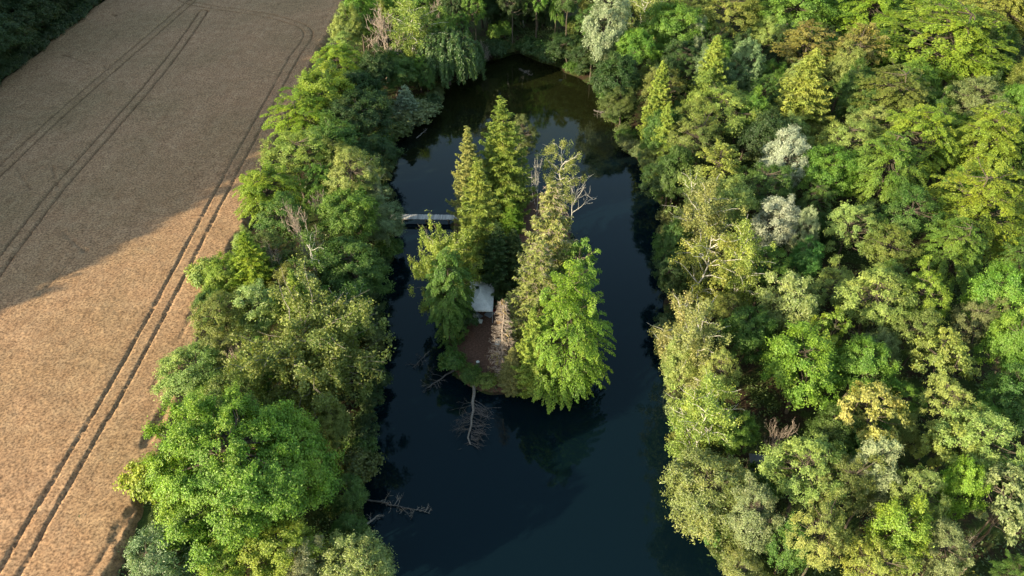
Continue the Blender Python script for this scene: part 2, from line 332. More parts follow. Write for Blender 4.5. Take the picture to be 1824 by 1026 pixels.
def broad(key, name, seed, Rr, H, zb, ncl, rc, nl, ls, mat=None, bark=None, inner=.3, aspect=.62, openness=0.0, lobes=.22, up=.35, limbs=1.0, flat=.78, trunk_r=.22, fork=0, cutlow=-.5, pend=0.0):
    rng = np.random.default_rng(seed); lv = Leaves(); tb = MB()
    C = np.array([0, 0, (H + zb) / 2]); ax = np.array([Rr, Rr, (H - zb) / 2])
    LD = unit(rng.normal(size=(9, 3))); LA = rng.uniform(-lobes, lobes, 9); LE = unit(rng.normal(size=(34, 3))); LB = rng.uniform(-lobes, lobes, 34) * 1.1
    def env(d): return 1 + (np.clip(d @ LD.T, 0, 1) ** 3 * LA).sum(1) + np.clip((np.clip(d @ LE.T, 0, 1) ** 14 * LB).sum(1), -.35, .3)
    k = np.arange(ncl) + .5; ph = np.arccos(1 - 2 * k / ncl); th = math.pi * (1 + 5 ** .5) * k
    D = np.stack([np.cos(th) * np.sin(ph), np.sin(th) * np.sin(ph), np.cos(ph)], 1); D = unit(D + rng.normal(size=D.shape) * .16)
    D = D[D[:, 2] > cutlow]
    if openness: D = D[rng.random(len(D)) > openness]
    rr = rng.uniform(.74, 1.0, len(D))
    Di = unit(rng.normal(size=(int(ncl * inner), 3))); D = np.concatenate([D, Di]); rr = np.concatenate([rr, rng.uniform(.35, .68, len(Di))])
    e = env(D) * rr
    CC = C + D * (ax - rc * .6) * e[:, None]
    nodes = []
    top = np.array([rng.normal() * .3, rng.normal() * .3, zb + (H - zb) * .72])
    if fork:
        for f in range(fork):
            a = f * 2 * math.pi / fork + rng.random(); tp = np.array([math.cos(a) * Rr * .35, math.sin(a) * Rr * .35, zb + (H - zb) * .7])
            pts = np.concatenate([[[0, 0, -.3]], curve_pts((0, 0, zb * .4), tp, -.03, 6, rng, .02)]); tb.tube(pts, np.linspace(trunk_r * .8, trunk_r * .22, 7), 7); nodes += list(pts[2:])
    else:
        pts = curve_pts((0, 0, -.3), top, 0, 8, rng, .012); tb.tube(pts, np.linspace(trunk_r, trunk_r * .25, 8), 7); nodes = list(pts[3:])
    nodes = np.array(nodes)
    for i, (c, d) in enumerate(zip(CC, D)):
        r = rc * rng.uniform(.65, 1.35); n = int(nl * (r / rc) ** 2 * rng.uniform(.7, 1.2)); q = rng.random()
        ns = rng.integers(11, 18)                               # leafy shoots that radiate from the branch end
        sd = unit(d * .7 + rng.normal(size=(ns, 3)) * .68 + np.array([0, 0, .18])); sl = r * rng.uniform(.55, 1.5, ns)
        k = rng.integers(0, ns, n); u = rng.random(n) ** .75
        off = sd[k] * (sl[k] * u)[:, None] + rng.normal(size=(n, 3)) * (.10 + .07 * r)
        off[:, 2] *= flat; off[:, 2] -= .16 * r * u ** 2 + pend * r * u ** 2 * 1.6
        Nn = sd[k] * .55 + d * .35 + np.array([0, 0, up + .1]) + rng.normal(size=(n, 3)) * .40
        lv.add(c + off, Nn, ls * rng.uniform(.6, 1.4, n), aspect, T=sd[k] + rng.normal(size=(n, 3)) * .7, cv=np.clip(q + rng.normal(size=n) * .14, 0, 1), rng=rng)
        if rng.random() < limbs:
            j = np.argmin(np.linalg.norm((nodes - c) * np.array([1, 1, 1.0]), axis=1) + np.maximum(0, nodes[:, 2] - c[2]) * 1.2)
            p = curve_pts(nodes[j], c, -.06, 5, rng, .03); L = np.linalg.norm(c - nodes[j])
            tb.tube(p, np.linspace(min(.11, .02 + .014 * L) * trunk_r / .22, .015, 5), 4)
    pr = Proto(name, H, Rr, C[2], tb.mesh("trunk", bark or M_BARK, True), lv.mesh("crown", mat or M_LEAF, rng)); PROTO.setdefault(key, []).append(pr); return pr

def beech(key, name, seed, Rr, H, zb, ns, L0, W0, nl, ls, droop=.4, up=.9, mat=None, bark=None, gaps=.0, trunk_r=.28, low=-.45, taper=0.0):
    """layered sprays that point outward and droop at their tips"""
    rng = np.random.default_rng(seed); lv = Leaves(); tb = MB()
    C = np.array([0, 0, zb + (H - zb) * .42]); ax = np.array([Rr, Rr, (H - zb) * .58])
    LD = unit(rng.normal(size=(9, 3))); LA = rng.uniform(-.25, .22, 9)
    pts = curve_pts((0, 0, -.3), (rng.normal() * .4, rng.normal() * .4, H * .86), 0, 9, rng, .012); tb.tube(pts, np.linspace(trunk_r, .04, 9), 7)
    k = np.arange(ns) + .5; ph = np.arccos(1 - 2 * k / ns); th = math.pi * (1 + 5 ** .5) * k
    D = np.stack([np.cos(th) * np.sin(ph), np.sin(th) * np.sin(ph), np.cos(ph)], 1); D = unit(D + rng.normal(size=D.shape) * .14); D = D[D[:, 2] > low]
    if gaps: D = D[rng.random(len(D)) > gaps]
    for d in D:
        e = (1 + (np.clip(LD @ d, 0, 1) ** 3 * LA).sum()) * rng.uniform(.68, 1.0)
        tip = C + d * ax * e * np.array([1 - taper * max(d[2], 0), 1 - taper * max(d[2], 0), 1])
        h = unit(np.array([d[0], d[1], 0.0]) + rng.normal(size=3) * np.array([.3, .3, 0])); dr = unit(h + np.array([0, 0, .15 + .55 * max(d[2], -.2)]))
        L = L0 * rng.uniform(.65, 1.35); W = W0 * rng.uniform(.7, 1.3); o = tip - dr * L
        n = int(nl * L / L0 * rng.uniform(.8, 1.2)); u = rng.random(n) ** .8
        v = rng.uniform(-1, 1, n) * W * np.sin(np.clip(u * .93 + .07, 0, 1) * math.pi) ** .6
        side = np.cross(dr, [0, 0, 1.0]); side = side / np.linalg.norm(side)
        P = o + dr * (L * u)[:, None] + side * v[:, None]
        P[:, 2] += -droop * L * u ** 2 - .35 * np.abs(v) * (.5 + droop) + rng.normal(size=n) * .09
        Nn = np.array([0, 0, up]) + dr * (.25 + droop * u * .9)[:, None] + side * (v / W * .35)[:, None] + rng.normal(size=(n, 3)) * .33
        T = dr * 1.0 + side * (np.sign(v) * .9)[:, None] + np.array([0, 0, -droop]) + rng.normal(size=(n, 3)) * .35
        q = rng.random()
        lv.add(P, Nn, ls * rng.uniform(.65, 1.3, n), .55, T=T, cv=np.clip(q + rng.normal(size=n) * .12, 0, 1), rng=rng)
        j = np.argmin(np.linalg.norm(pts - o, axis=1) + np.maximum(0, pts[:, 2] - o[2]) * .8 + (pts[:, 2] < zb * .6) * 9)
        c = curve_pts(pts[j], o, -.05, 5, rng, .025); c = np.concatenate([c, [o + dr * L * .55 - np.array([0, 0, droop * L * .3])]])
        tb.tube(c, np.linspace(.075, .012, 6), 4)
    pr = Proto(name, H, Rr, C[2], tb.mesh("trunk", bark or M_BARK, True), lv.mesh("crown", mat or M_LEAF, rng)); PROTO.setdefault(key, []).append(pr); return pr

def spruce(key, name, seed, Rr, H, z0, dz, nb, nl, ls, droop=.28, dead=0.0, mat=None, bark=None, power=.85, upturn=.25, twigmat=None):
    rng = np.random.default_rng(seed); lv = Leaves(); tb = MB()
    pts = curve_pts((0, 0, -.3), (0, 0, H), 0, 10, rng, .004); tb.tube(pts, np.linspace(.012 * H + .02, .02, 10), 7)
    z = z0
    while z < H - .25:
        f = 1 - (z - z0) / (H - z0); lenz = Rr * (f ** power) * min(1, .62 + 1.6 * (z - z0) / (H - z0))
        ph0 = rng.random() * 6.28
        for b in range(nb):
            a = ph0 + b * 2 * math.pi / nb + rng.normal() * .22; L = max(.3, lenz * rng.uniform(.68, 1.18))
            h = np.array([math.cos(a), math.sin(a), 0]); side = np.array([-h[1], h[0], 0]); zz = z + rng.normal() * dz * .35
            up0 = .35 * (1 - f) ** 1.5
            def path(u): return np.stack([h[0] * L * u, h[1] * L * u, zz + L * (up0 * u - droop * f ** .5 * np.sin(u * 2.1) + upturn * f * u ** 3)], -1)
            uu = np.linspace(0, 1, 5); tb.tube(path(uu), np.linspace(.012 + .008 * L, .008, 5), 3)
            if dead:
                for w in range(int(5 * L) + 2):                      # bare side twigs
                    u0 = rng.uniform(.25, 1); p0 = path(np.array([u0]))[0]; sd = rng.choice([-1, 1]); tl = rng.uniform(.25, .6) * (1.1 - u0 * .6)
                    p1 = p0 + (h * .6 + side * sd * .7 + np.array([0, 0, rng.uniform(-.5, .15)])) * tl; tb.tube([p0, (p0 + p1) / 2 + np.array([0, 0, .03]), p1], [.016, .012, .006], 3)
            if rng.random() < dead: continue
            n = max(6, int(nl * L)); u = rng.uniform(.12, 1.04, n); W = .30 * L ** .6 * np.sin(np.clip(1.06 - u * .92, .05, 1) * math.pi / 1.7)
            v = rng.uniform(-1, 1, n); P = path(u) + side * (v * W)[:, None]
            hang = rng.random(n) ** 1.5 * .38 * min(1.0, L / 1.6); P[:, 2] -= np.abs(v) * W * .35 + hang * f ** .3
            T = h * .7 + side * (v * 1.1)[:, None] + np.array([0, 0, -.45]) + rng.normal(size=(n, 3)) * .35
            Nn = np.array([0, 0, .75]) + h * .45 + rng.normal(size=(n, 3)) * .5
            lv.add(P, Nn, ls * rng.uniform(.7, 1.3, n), .34, T=T, cv=np.clip(rng.random() + rng.normal(size=n) * .15, 0, 1), rng=rng)
        z += dz * (.72 + .5 * f)
    n = 26; lv.add(np.stack([rng.normal(size=n) * .06, rng.normal(size=n) * .06, H - rng.random(n) * .5], 1), rng.normal(size=(n, 3)), ls * .8, .34, rng=rng)
    pr = Proto(name, H, Rr, H * .5, tb.mesh("trunk", bark or M_BARKD, True), lv.mesh("crown", mat or M_NEEDLE, rng)); PROTO.setdefault(key, []).append(pr); return pr

def grow(tb, rng, p, d, L, r, depth, spread=.6, tips=None, kink=.18, minr=.010, up=.12):
    """recursive bare branching"""
    n = 4; pts = [p]; dd = d
    for i in range(n):
        dd = unit(dd + rng.normal(size=3) * kink + np.array([0, 0, up])); pts.append(pts[-1] + dd * L / n)
    tb.tube(pts, np.linspace(r, r * .62, n + 1), 5 if r > .04 else 3)
    if depth == 0:
        if tips is not None: tips.append((pts[-1], dd))
        return
    for k in range(rng.integers(2, 4) + (1 if depth > 1 else 0)):
        i = rng.integers(2, n + 1) if k else n
        nd = unit(dd + rng.normal(size=3) * spread); grow(tb, rng, pts[i], nd, L * rng.uniform(.55, .8), max(minr, r * rng.uniform(.42, .6)), depth - 1, spread, tips, kink, minr, up)
def bare(key, name, seed, H, Rr, depth=4, r=.16, mat=None, spread=.6, stems=1, first=.35, up=.12, minr=.011):
    rng = np.random.default_rng(seed); tb = MB()
    for s in range(stems):
        d = unit(np.array([rng.normal() * .25 * (stems > 1), rng.normal() * .25 * (stems > 1), 1.0])); grow(tb, rng, np.array([0, 0, -.2]), d, H * first, r, depth, spread, None, .16, minr, up)
    V = np.concatenate(tb.v); V[:, 2] *= H / V[:, 2].max(); q = np.percentile(np.hypot(V[:, 0], V[:, 1]), 98); V[:, :2] *= Rr / q
    me = mesh_np("trunk", V, np.concatenate(tb.q), mat or M_DEADWOOD, smooth=True)
    pr = Proto(name, H, Rr, H * .6, me, None); PROTO.setdefault(key, []).append(pr); return pr
def birch(key, name, seed, Rr, H, zb, nlimb, ncl, nl, ls, stems=1, bark=None, hang=.8, mat=None):
    """loose see-through crown: ascending limbs, thin leaf tufts hanging from them"""
    rng = np.random.default_rng(seed); lv = Leaves(); tb = MB(); spots = []
    for s in range(stems):
        lean = rng.normal(size=2) * (.9 if stems > 1 else .35)
        tr = curve_pts((0, 0, -.3), (lean[0], lean[1], H * rng.uniform(.88, .97)), 0, 12, rng, .012); tb.tube(tr, np.linspace(.15, .025, 12), 6)
        for i in range(nlimb):
            z = zb + (H * .93 - zb) * (i + rng.random()) / nlimb; k = min(11, max(1, int(z / H * 11))); p0 = tr[k]
            f = (z - zb) / (H - zb); L = Rr * (.35 + 1.0 * math.sin(math.pi * (.18 + .75 * f))) * rng.uniform(.6, 1.05); a = rng.random() * 6.28
            tip = p0 + np.array([math.cos(a) * L, math.sin(a) * L, L * rng.uniform(.25, .8)]); c = curve_pts(p0, tip, .08, 6, rng, .035); tb.tube(c, np.linspace(.055, .012, 6), 4)
            for m in range(ncl): u = rng.uniform(.3, 1.05); q = c[min(5, int(u * 5))]; spots.append(q + rng.normal(size=3) * np.array([.4, .4, .3]))
        spots += [tr[-1] + rng.normal(size=3) * .3 for _ in range(5)]
    for c in spots:
        n = int(nl * rng.uniform(.5, 1.4)); off = rng.normal(size=(n, 3)) * np.array([.27, .27, .24]); off[:, 2] -= hang * rng.random(n) ** 1.3
        off[:, :2] *= (1.0 - .35 * np.clip(-off[:, 2:], 0, 1))
        Nn = unit(off) * .5 + np.array([0, 0, .55]) + rng.normal(size=(n, 3)) * .6
        lv.add(c + off, Nn, ls * rng.uniform(.65, 1.3, n), .62, cv=np.clip(rng.random() + rng.normal(size=n) * .15, 0, 1), rng=rng)
    pr = Proto(name, H, Rr, zb + (H - zb) * .55, tb.mesh("trunk", bark or M_BIRCH, True), lv.mesh("crown", mat or M_LEAF, rng)); PROTO.setdefault(key, []).append(pr); return pr
def weeping(key, name, seed, Rr, H, ns, nl, ls):
    rng = np.random.default_rng(seed); lv = Leaves(); tb = MB()
    tr = curve_pts((0, 0, -.3), (0, 0, H * .6), 0, 6, rng, .02); tb.tube(tr, np.linspace(.35, .2, 6), 7)
    for i in range(ns):
        d = unit(rng.normal(size=3)); d[2] = abs(d[2]); rr = rng.uniform(.5, 1.0) ** .5
        top = np.array([0, 0, H * .55]) + d * np.array([Rr, Rr, H * .45]) * rr
        if i % 4 == 0: tb.tube(curve_pts(tr[-1], top, .12, 5, rng, .03), np.linspace(.09, .02, 5), 4)
        rad = np.hypot(top[0], top[1]) / Rr; bot = max(.25, H * (.06 + .55 * (1 - rad) + rng.uniform(0, .18))); L = max(.8, top[2] - bot) * rng.uniform(.6, 1.0)
        n = int(nl * L); u = rng.random(n); h = np.array([d[0], d[1], 0]); q = rng.random()
        P = top + h * (.7 * np.sqrt(u))[:, None] + np.array([0, 0, -1.0]) * (L * u)[:, None] + rng.normal(size=(n, 3)) * np.array([.10, .10, .1])
        lv.add(P, h * .9 + np.array([0, 0, .35]) + rng.normal(size=(n, 3)) * .5, ls * rng.uniform(.7, 1.3, n), .3, T=np.array([0, 0, -1.0]) + rng.normal(size=(n, 3)) * .3, cv=np.clip(q + rng.normal(size=n) * .1, 0, 1), rng=rng)
    pr = Proto(name, H, Rr, H * .5, tb.mesh("trunk", M_BARK, True), lv.mesh("crown", M_WILLOW, rng)); PROTO.setdefault(key, []).append(pr); return pr

for i in range(3): broad("broad", "broadleaf_tree", 10 + i, 4.2, 12.0, 2.6, 92, .92, 430, .195, lobes=.3)
for i in range(2): broad("open", "broadleaf_tree", 20 + i, 4.4, 13.0, 4.0, 80, .85, 130, .34, openness=.25, flat=.5, lobes=.35, up=.7, inner=.15, fork=3)
for i in range(2): broad("ash", "ash_tree", 25 + i, 3.8, 12.0, 3.2, 125, .60, 185, .205, openness=.12, flat=.62, lobes=.3, up=.6, inner=.25, aspect=.45)
broad("maple", "maple_tree", 30, 8.0, 15.0, 1.2, 235, 1.10, 900, .175, lobes=.34, trunk_r=.4, inner=.25, flat=.7)
for i in range(3): beech("beech", "beech_tree", 40 + i, 5.5, 17.0, 3.0, 250, 2.4, .44, 165, .23, droop=.62)
beech("tier", "beech_tree", 45, 4.3, 14.0, 4.5, 120, 2.2, .5, 90, .33, droop=.30, gaps=.28, low=-.25)
beech("limebeech", "beech_tree", 47, 5.6, 17.5, .8, 320, 2.5, .46, 165, .225, droop=.72, low=-.9, taper=.36)
beech("hornbeam", "hornbeam_tree", 49, 4.4, 16.5, .8, 250, 2.0, .48, 170, .24, droop=.8, low=-.85)
for i in range(2): spruce("spruce", "spruce_tree", 50 + i, 3.1, 18.0, 1.2, .66, 8, 80, .32, power=.72, droop=.34, upturn=.35)
spruce("drooping", "spruce_tree", 54, 4.2, 17.0, 1.0, .62, 10, 50, .46, droop=.42, upturn=.1, power=.7)
spruce("thinspruce", "spruce_tree", 56, 3.0, 17.0, 1.2, .58, 9, 56, .34, power=.6, dead=.22, bark=M_PINKTWIG)
spruce("deadspruce", "dead_spruce", 58, 1.75, 11.0, .8, .42, 7, 16, .30, dead=.86, bark=M_PINKTWIG)
for i in range(2): birch("birch", "birch_tree", 60 + i, 3.3, 15.5, 3.2, 26, 4, 70, .23, stems=1 + i)
birch("thinbirch", "birch_tree", 64, 2.3, 15.0, 7.0, 18, 5, 60, .25)
birch("gnarled", "broadleaf_tree", 66, 5.6, 13.0, 3.0, 20, 9, 80, .26, stems=3, bark=M_DEADWOOD, hang=1.2)
for i in range(2): broad("willow", "willow_tree", 70 + i, 4.0, 11.0, 1.5, 135, .78, 230, .26, mat=M_WILLOW, aspect=.34, lobes=.3, up=.3, pend=.25)
weeping("weeping", "weeping_willow", 75, 4.6, 11.0, 330, 34, .40)
for i in range(2): broad("shrub", "shrub", 80 + i, 2.2, 3.6, .1, 70, .55, 110, .26, cutlow=-.3, fork=4, trunk_r=.09, inner=.3)
spruce("silverfir", "fir_tree", 84, 2.3, 9.0, .3, .45, 9, 60, .34, droop=.15, upturn=.2, power=.6, mat=M_WILLOW)
bare("bare", "bare_tree", 90, 11.0, 3.4, 5, .17, M_PINKTWIG, .62, first=.30, up=.13, minr=.026)
bare("bareshrub", "bare_tree", 92, 6.0, 2.8, 4, .10, M_PINKTWIG, .65, stems=3, first=.33)
bare("barebirch", "bare_tree", 94, 11.0, 2.2, 3, .12, M_BIRCH, .6, first=.42, minr=.03)

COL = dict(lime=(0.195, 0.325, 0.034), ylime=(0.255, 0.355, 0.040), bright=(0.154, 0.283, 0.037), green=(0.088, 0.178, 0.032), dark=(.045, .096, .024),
           olive=(0.195, 0.240, 0.052), yolive=(0.270, 0.330, 0.068), dolive=(0.125, 0.158, 0.042), gold=(.34, .36, .095), pale=(0.285, 0.370, 0.098),
           blue=(0.180, 0.255, 0.100), silver=(.31, .385, .21), white=(.38, .44, .28), emerald=(0.095, 0.240, 0.050), brown=(0.278, 0.254, 0.069),
           grey=(0.205, 0.254, 0.098), spruce=(0.241, 0.305, 0.058), larch=(0.290, 0.320, 0.100), dspruce=(.062, .108, .036), yspruce=(0.290, 0.360, 0.066), deadn=(0.380, 0.283, 0.139))
TREES = []          # (x, y, radius, label phrase, object)
rnd = random.Random(7)
def plant(key, x, y, rad, h, col, label, group=None, z=.9, short=None, variant=None, cat=None, jitter=.07, lean=None):
    pr = PROTO[key][rnd.randrange(len(PROTO[key])) if variant is None else variant % len(PROTO[key])]
    root = empty(pr.name, (x, y, z), rnd.random() * 6.283)
    s = rad / pr.R; root.scale = (s * rnd.uniform(.93, 1.07), s * rnd.uniform(.93, 1.07), h / pr.H)
    if lean: root.rotation_euler.x, root.rotation_euler.y, root.rotation_euler.z = lean[0], lean[1], 0
    for nm, me in (("trunk", pr.trunk), ("crown", pr.crown)):
        if me is None: continue
        o = link(bpy.data.objects.new(nm, me)); o.parent = root
        if nm == "crown":
            c = COL[col] if isinstance(col, str) else col; j = [1 + rnd.uniform(-jitter, jitter) for _ in range(3)]; b = 1 + rnd.uniform(-jitter, jitter)
            o.color = tuple(min(1, v * q * b) for v, q in zip(c, j)) + (1,)
    tag(root, label, cat or ("shrub" if key in ("shrub",) else "tree"), group)
    TREES.append((x, y, rad, short, root, h)); return root
# ------------------------------------------------------------------ footbridge, gazebo and the things on the island
def plain(name, col, rough=.7, bump=None):
    m, nt, N, L, p = new_mat(name); n = noise(nt, 3.0, 5, .65, wpos(nt))
    r = ramp(nt, n.outputs[0], [(.3, tuple(v * .8 for v in col)), (.7, tuple(min(1, v * 1.12) for v in col))]); L.new(r.outputs[0], p.inputs["Base Color"])
    p.inputs["Roughness"].default_value = rough
    if bump: bumped(nt, p, n.outputs[0], bump, .04)
    return m
def plank_material():
    m, nt, N, L, p = new_mat("weathered_planks")
    t = N.new("ShaderNodeTexCoord"); a = N.new("ShaderNodeAttribute"); a.attribute_name = "plankvar"
    n = noise(nt, 9.0, 5, .7, t.outputs["Object"])
    r = ramp(nt, a.outputs["Fac"], [(0, (.46, .44, .43)), (.5, (.66, .64, .61)), (1, (.80, .77, .74))])
    L.new(mixc(nt, .35, r.outputs[0], n.outputs["Color"], 'MULTIPLY'), p.inputs["Base Color"]); p.inputs["Roughness"].default_value = .85; return m
rng = np.random.default_rng(5)
A, B = at(694, 386, .9), at(822, 387.5, .9); ang = math.atan2(B.y - A.y, B.x - A.x); Lb = (B - A).length
br = empty("footbridge", (A.x, A.y, 0), ang); tag(br, "narrow grey plank footbridge between the wooded bank and the island", "bridge")
mb = MB(); n = int(Lb / .165); pv = []
for i in range(n):
    mb.box(((i + .5) * Lb / n, rng.normal() * .015, .93 + rng.normal() * .006), (Lb / n * .86, 1.28 + rng.normal() * .05, .045), rng.normal() * .012); pv += [rng.random()] * 6
me = mesh_np("deck", np.concatenate(mb.v), np.concatenate(mb.q), plank_material(), {"plankvar": ('FACE', np.array(pv))}); o = link(bpy.data.objects.new("deck", me)); o.parent = br
M_WOOD = plain("old_timber", (.20, .17, .145), .9, .4)
for s in (-.44, .44): mb = MB(); mb.box((Lb / 2, s, .82), (Lb, .12, .17)); mb.build("beam", M_WOOD, br)
for u in (.18, .5, .82):
    for s in (-.44, .44): mb = MB(); mb.tube([(Lb * u, s, -1.6), (Lb * u, s, .74)], [.075, .07], 8); mb.build("post", M_WOOD, br)

M_FAB = plain("white_canvas", (.88, .88, .88), .75); M_STEEL = plain("powder_coated_steel", (.55, .56, .58), .4)
M_FOAM = plain("pale_foam", (.74, .75, .70), .8, .3); M_TARP = plain("grey_tarpaulin", (.27, .30, .34), .6, .2); M_RED = plain("red_plastic", (.45, .03, .04), .5)
M_PLAST = plain("white_plastic", (.74, .75, .77), .5)
# gazebo: a rectangular hipped canopy on six legs
c = at(857, 528, 2.35); GZ = gz(c.x, c.y); W, D, HE, HR = 3.3, 6.2, 2.15, 3.1
gzb = empty("gazebo", (c.x, c.y, GZ), R(-1.5)); tag(gzb, "white rectangular canvas gazebo with a hipped roof on the island", "gazebo")
nu, nv = 24, 44; U, Vv = np.meshgrid(np.linspace(-W / 2, W / 2, nu + 1), np.linspace(-D / 2, D / 2, nv + 1))
e = np.minimum(W / 2 - np.abs(U), (D / 2 - np.abs(Vv)) * .62) / (W / 2)        # hip profile
e = np.clip(e, 0, .93); zz = HE + (HR - HE) * e - .07 * np.sin(e * math.pi) + .012 * np.sin(U * 5 + Vv * 3) * np.sin(e * math.pi)
idx = np.arange((nu + 1) * (nv + 1)).reshape(nv + 1, nu + 1); Q = np.stack([idx[:-1, :-1], idx[:-1, 1:], idx[1:, 1:], idx[1:, :-1]], -1).reshape(-1, 4)
cn = link(bpy.data.objects.new("canopy", mesh_np("canopy", np.stack([U.ravel(), Vv.ravel(), zz.ravel()], 1), Q, M_FAB, smooth=False))); cn.parent = gzb
sd = cn.modifiers.new("thick", 'SOLIDIFY'); sd.thickness = .012
mb = MB(); sc = 14
for (ax, ay), (bx, by) in (((-W / 2, -D / 2), (W / 2, -D / 2)), ((W / 2, -D / 2), (W / 2, D / 2)), ((W / 2, D / 2), (-W / 2, D / 2)), ((-W / 2, D / 2), (-W / 2, -D / 2))):
    t = np.linspace(0, 1, 33); k = 1.004; X = (ax + (bx - ax) * t) * k; Y = (ay + (by - ay) * t) * k; lo = HE - .22 + .05 * np.abs(np.sin(t * math.pi * 8))
    V = np.concatenate([np.stack([X, Y, np.full(33, HE - .005)], 1), np.stack([X, Y, lo], 1)]); mb.add(V, [[i, i + 1, i + 34, i + 33] for i in range(32)])
mb.build("valance", M_FAB, gzb)
for sx in (-1, 1):
    for sy in (-1, 0, 1): mb = MB(); mb.box((sx * (W / 2 - .06), sy * (D / 2 - .06), HE / 2 - .02), (.05, .05, HE - .04)); mb.build("leg", M_STEEL, gzb)
def flat_thing(name, corners, z, mat, label, cat, thick=.02, wob=.03, seed=0):
    """a thin limp sheet or pad through four world corners, gently rumpled"""
    r = np.random.default_rng(seed); P = [np.array([q.x, q.y]) for q in corners]; c = sum(P) / 4; n = 14
    u, v = np.meshgrid(np.linspace(0, 1, n), np.linspace(0, 1, n))
    X = ((P[0][None, None] * (1 - u[..., None]) + P[1][None, None] * u[..., None]) * (1 - v[..., None]) + (P[3][None, None] * (1 - u[..., None]) + P[2][None, None] * u[..., None]) * v[..., None])
    zz = z + wob * (np.sin(u * 9 + v * 5 + seed) * np.sin(v * 7 - u * 3)) ** 2 + wob * .3 * r.random(u.shape)
    top = np.stack([X[..., 0] - c[0], X[..., 1] - c[1], zz + thick], -1).reshape(-1, 3); bot = top - [0, 0, thick]; bot[:, 2] = np.minimum(bot[:, 2], top[:, 2] - .004)
    idx = np.arange(n * n).reshape(n, n); Q = np.stack([idx[:-1, :-1], idx[:-1, 1:], idx[1:, 1:], idx[1:, :-1]], -1).reshape(-1, 4)
    ring = list(idx[0, :]) + list(idx[1:, -1]) + list(idx[-1, -2::-1]) + list(idx[-2:0:-1, 0]); S = [[ring[i], ring[i] + n * n, ring[(i + 1) % len(ring)] + n * n, ring[(i + 1) % len(ring)]] for i in range(len(ring))]
    o = link(bpy.data.objects.new(name, mesh_np(name, np.concatenate([top, bot]), np.concatenate([Q, Q[:, ::-1] + n * n, np.array(S)]), mat, smooth=True)))
    o.location = (c[0], c[1], gz(c[0], c[1])); return tag(o, label, cat)
flat_thing("groundsheet", [at(*p, .6) for p in [(840, 556), (850, 556), (861, 563), (848, 571)]], .06, M_TARP, "grey groundsheet sticking out of the gazebo front by the pale foam mattress", "groundsheet", seed=1)
flat_thing("groundsheet", [at(*p, .6) for p in [(862, 561), (868, 555), (883, 556), (873, 567)]], .06, M_TARP, "grey groundsheet at the gazebo's front corner beside the red bucket", "groundsheet", seed=2)
flat_thing("foam_mattress", [at(*p, .75) for p in [(838, 572), (858, 576), (860, 570), (839, 565)]], .12, M_FOAM, "long pale foam mattress lying on the ground before the gazebo", "mattress", .14, .05, 3)
flat_thing("sheet", [at(*p, .6) for p in [(881, 613), (889, 616), (893, 604), (885, 602)]], .05, M_TARP if False else M_FOAM, "pale sheet spread on the ground below the dead spruce", "sheet", .03, .05, 4)
def bucket(px, py, label):
    q = at(px, py, .7); t = empty("bucket", (q.x, q.y, gz(q.x, q.y))); tag(t, label, "bucket"); mb = MB()
    mb.tube([(0, 0, 0), (0, 0, .01), (0, 0, .36), (0, 0, .385), (0, 0, .385), (0, 0, .05)], [.001, .14, .19, .205, .17, .13], 14); mb.build("pail", M_RED, t, True)
    mb = MB(); a = np.linspace(0, math.pi, 9); mb.tube(np.stack([np.cos(a) * .19, np.sin(a) * .12, .36 + np.sin(a) * .06], 1), .008, 4); mb.build("handle", M_STEEL, t)
bucket(880, 554, "red plastic bucket at the front corner of the gazebo")
bucket(836, 561, "dull red bucket half under the leafy tree beside the gazebo")
# folding table, garden chair
q = at(886.5, 366, 1.2); t = empty("folding_table", (q.x, q.y, gz(q.x, q.y)), R(88)); tag(t, "white folding table standing among the spruces on the island", "table")
mb = MB(); mb.box((0, 0, .72), (1.85, .72, .045)); mb.build("tabletop", M_PLAST, t)
for sx in (-.75, .75):
    for sy in (-.29, .29): mb = MB(); mb.tube([(sx, sy, .0), (sx * .95, sy, .70)], .018, 6); mb.build("leg", M_STEEL, t)
def garden_chair(px, py, rz, label, mat):
    q = at(px, py, 1.0); t = empty("garden_chair", (q.x, q.y, gz(q.x, q.y)), rz); tag(t, label, "chair")
    mb = MB(); mb.box((0, 0, .43), (.52, .50, .04)); mb.build("seat", mat, t)
    mb = MB(); mb.box((0, .27, .72), (.52, .04, .56), tilt=[[1, 0, 0], [0, .97, -.24], [0, .24, .97]]); mb.build("backrest", mat, t)
    for sx in (-.27, .27):
        mb = MB(); mb.box((sx, .02, .64), (.06, .48, .035)); mb.box((sx, -.2, .53), (.045, .045, .2)); mb.build("armrest", mat, t)
        for sy in (-.22, .22): mb = MB(); mb.tube([(sx * 1.02, sy * 1.1, 0), (sx * .9, sy, .42)], .025, 6); mb.build("leg", mat, t)
garden_chair(899, 372, R(200), "white garden chair half hidden by the small green fir", M_PLAST)
garden_chair(847, 562, R(150), "grey and white chair in front of the gazebo beside the foam mattress", M_FOAM)
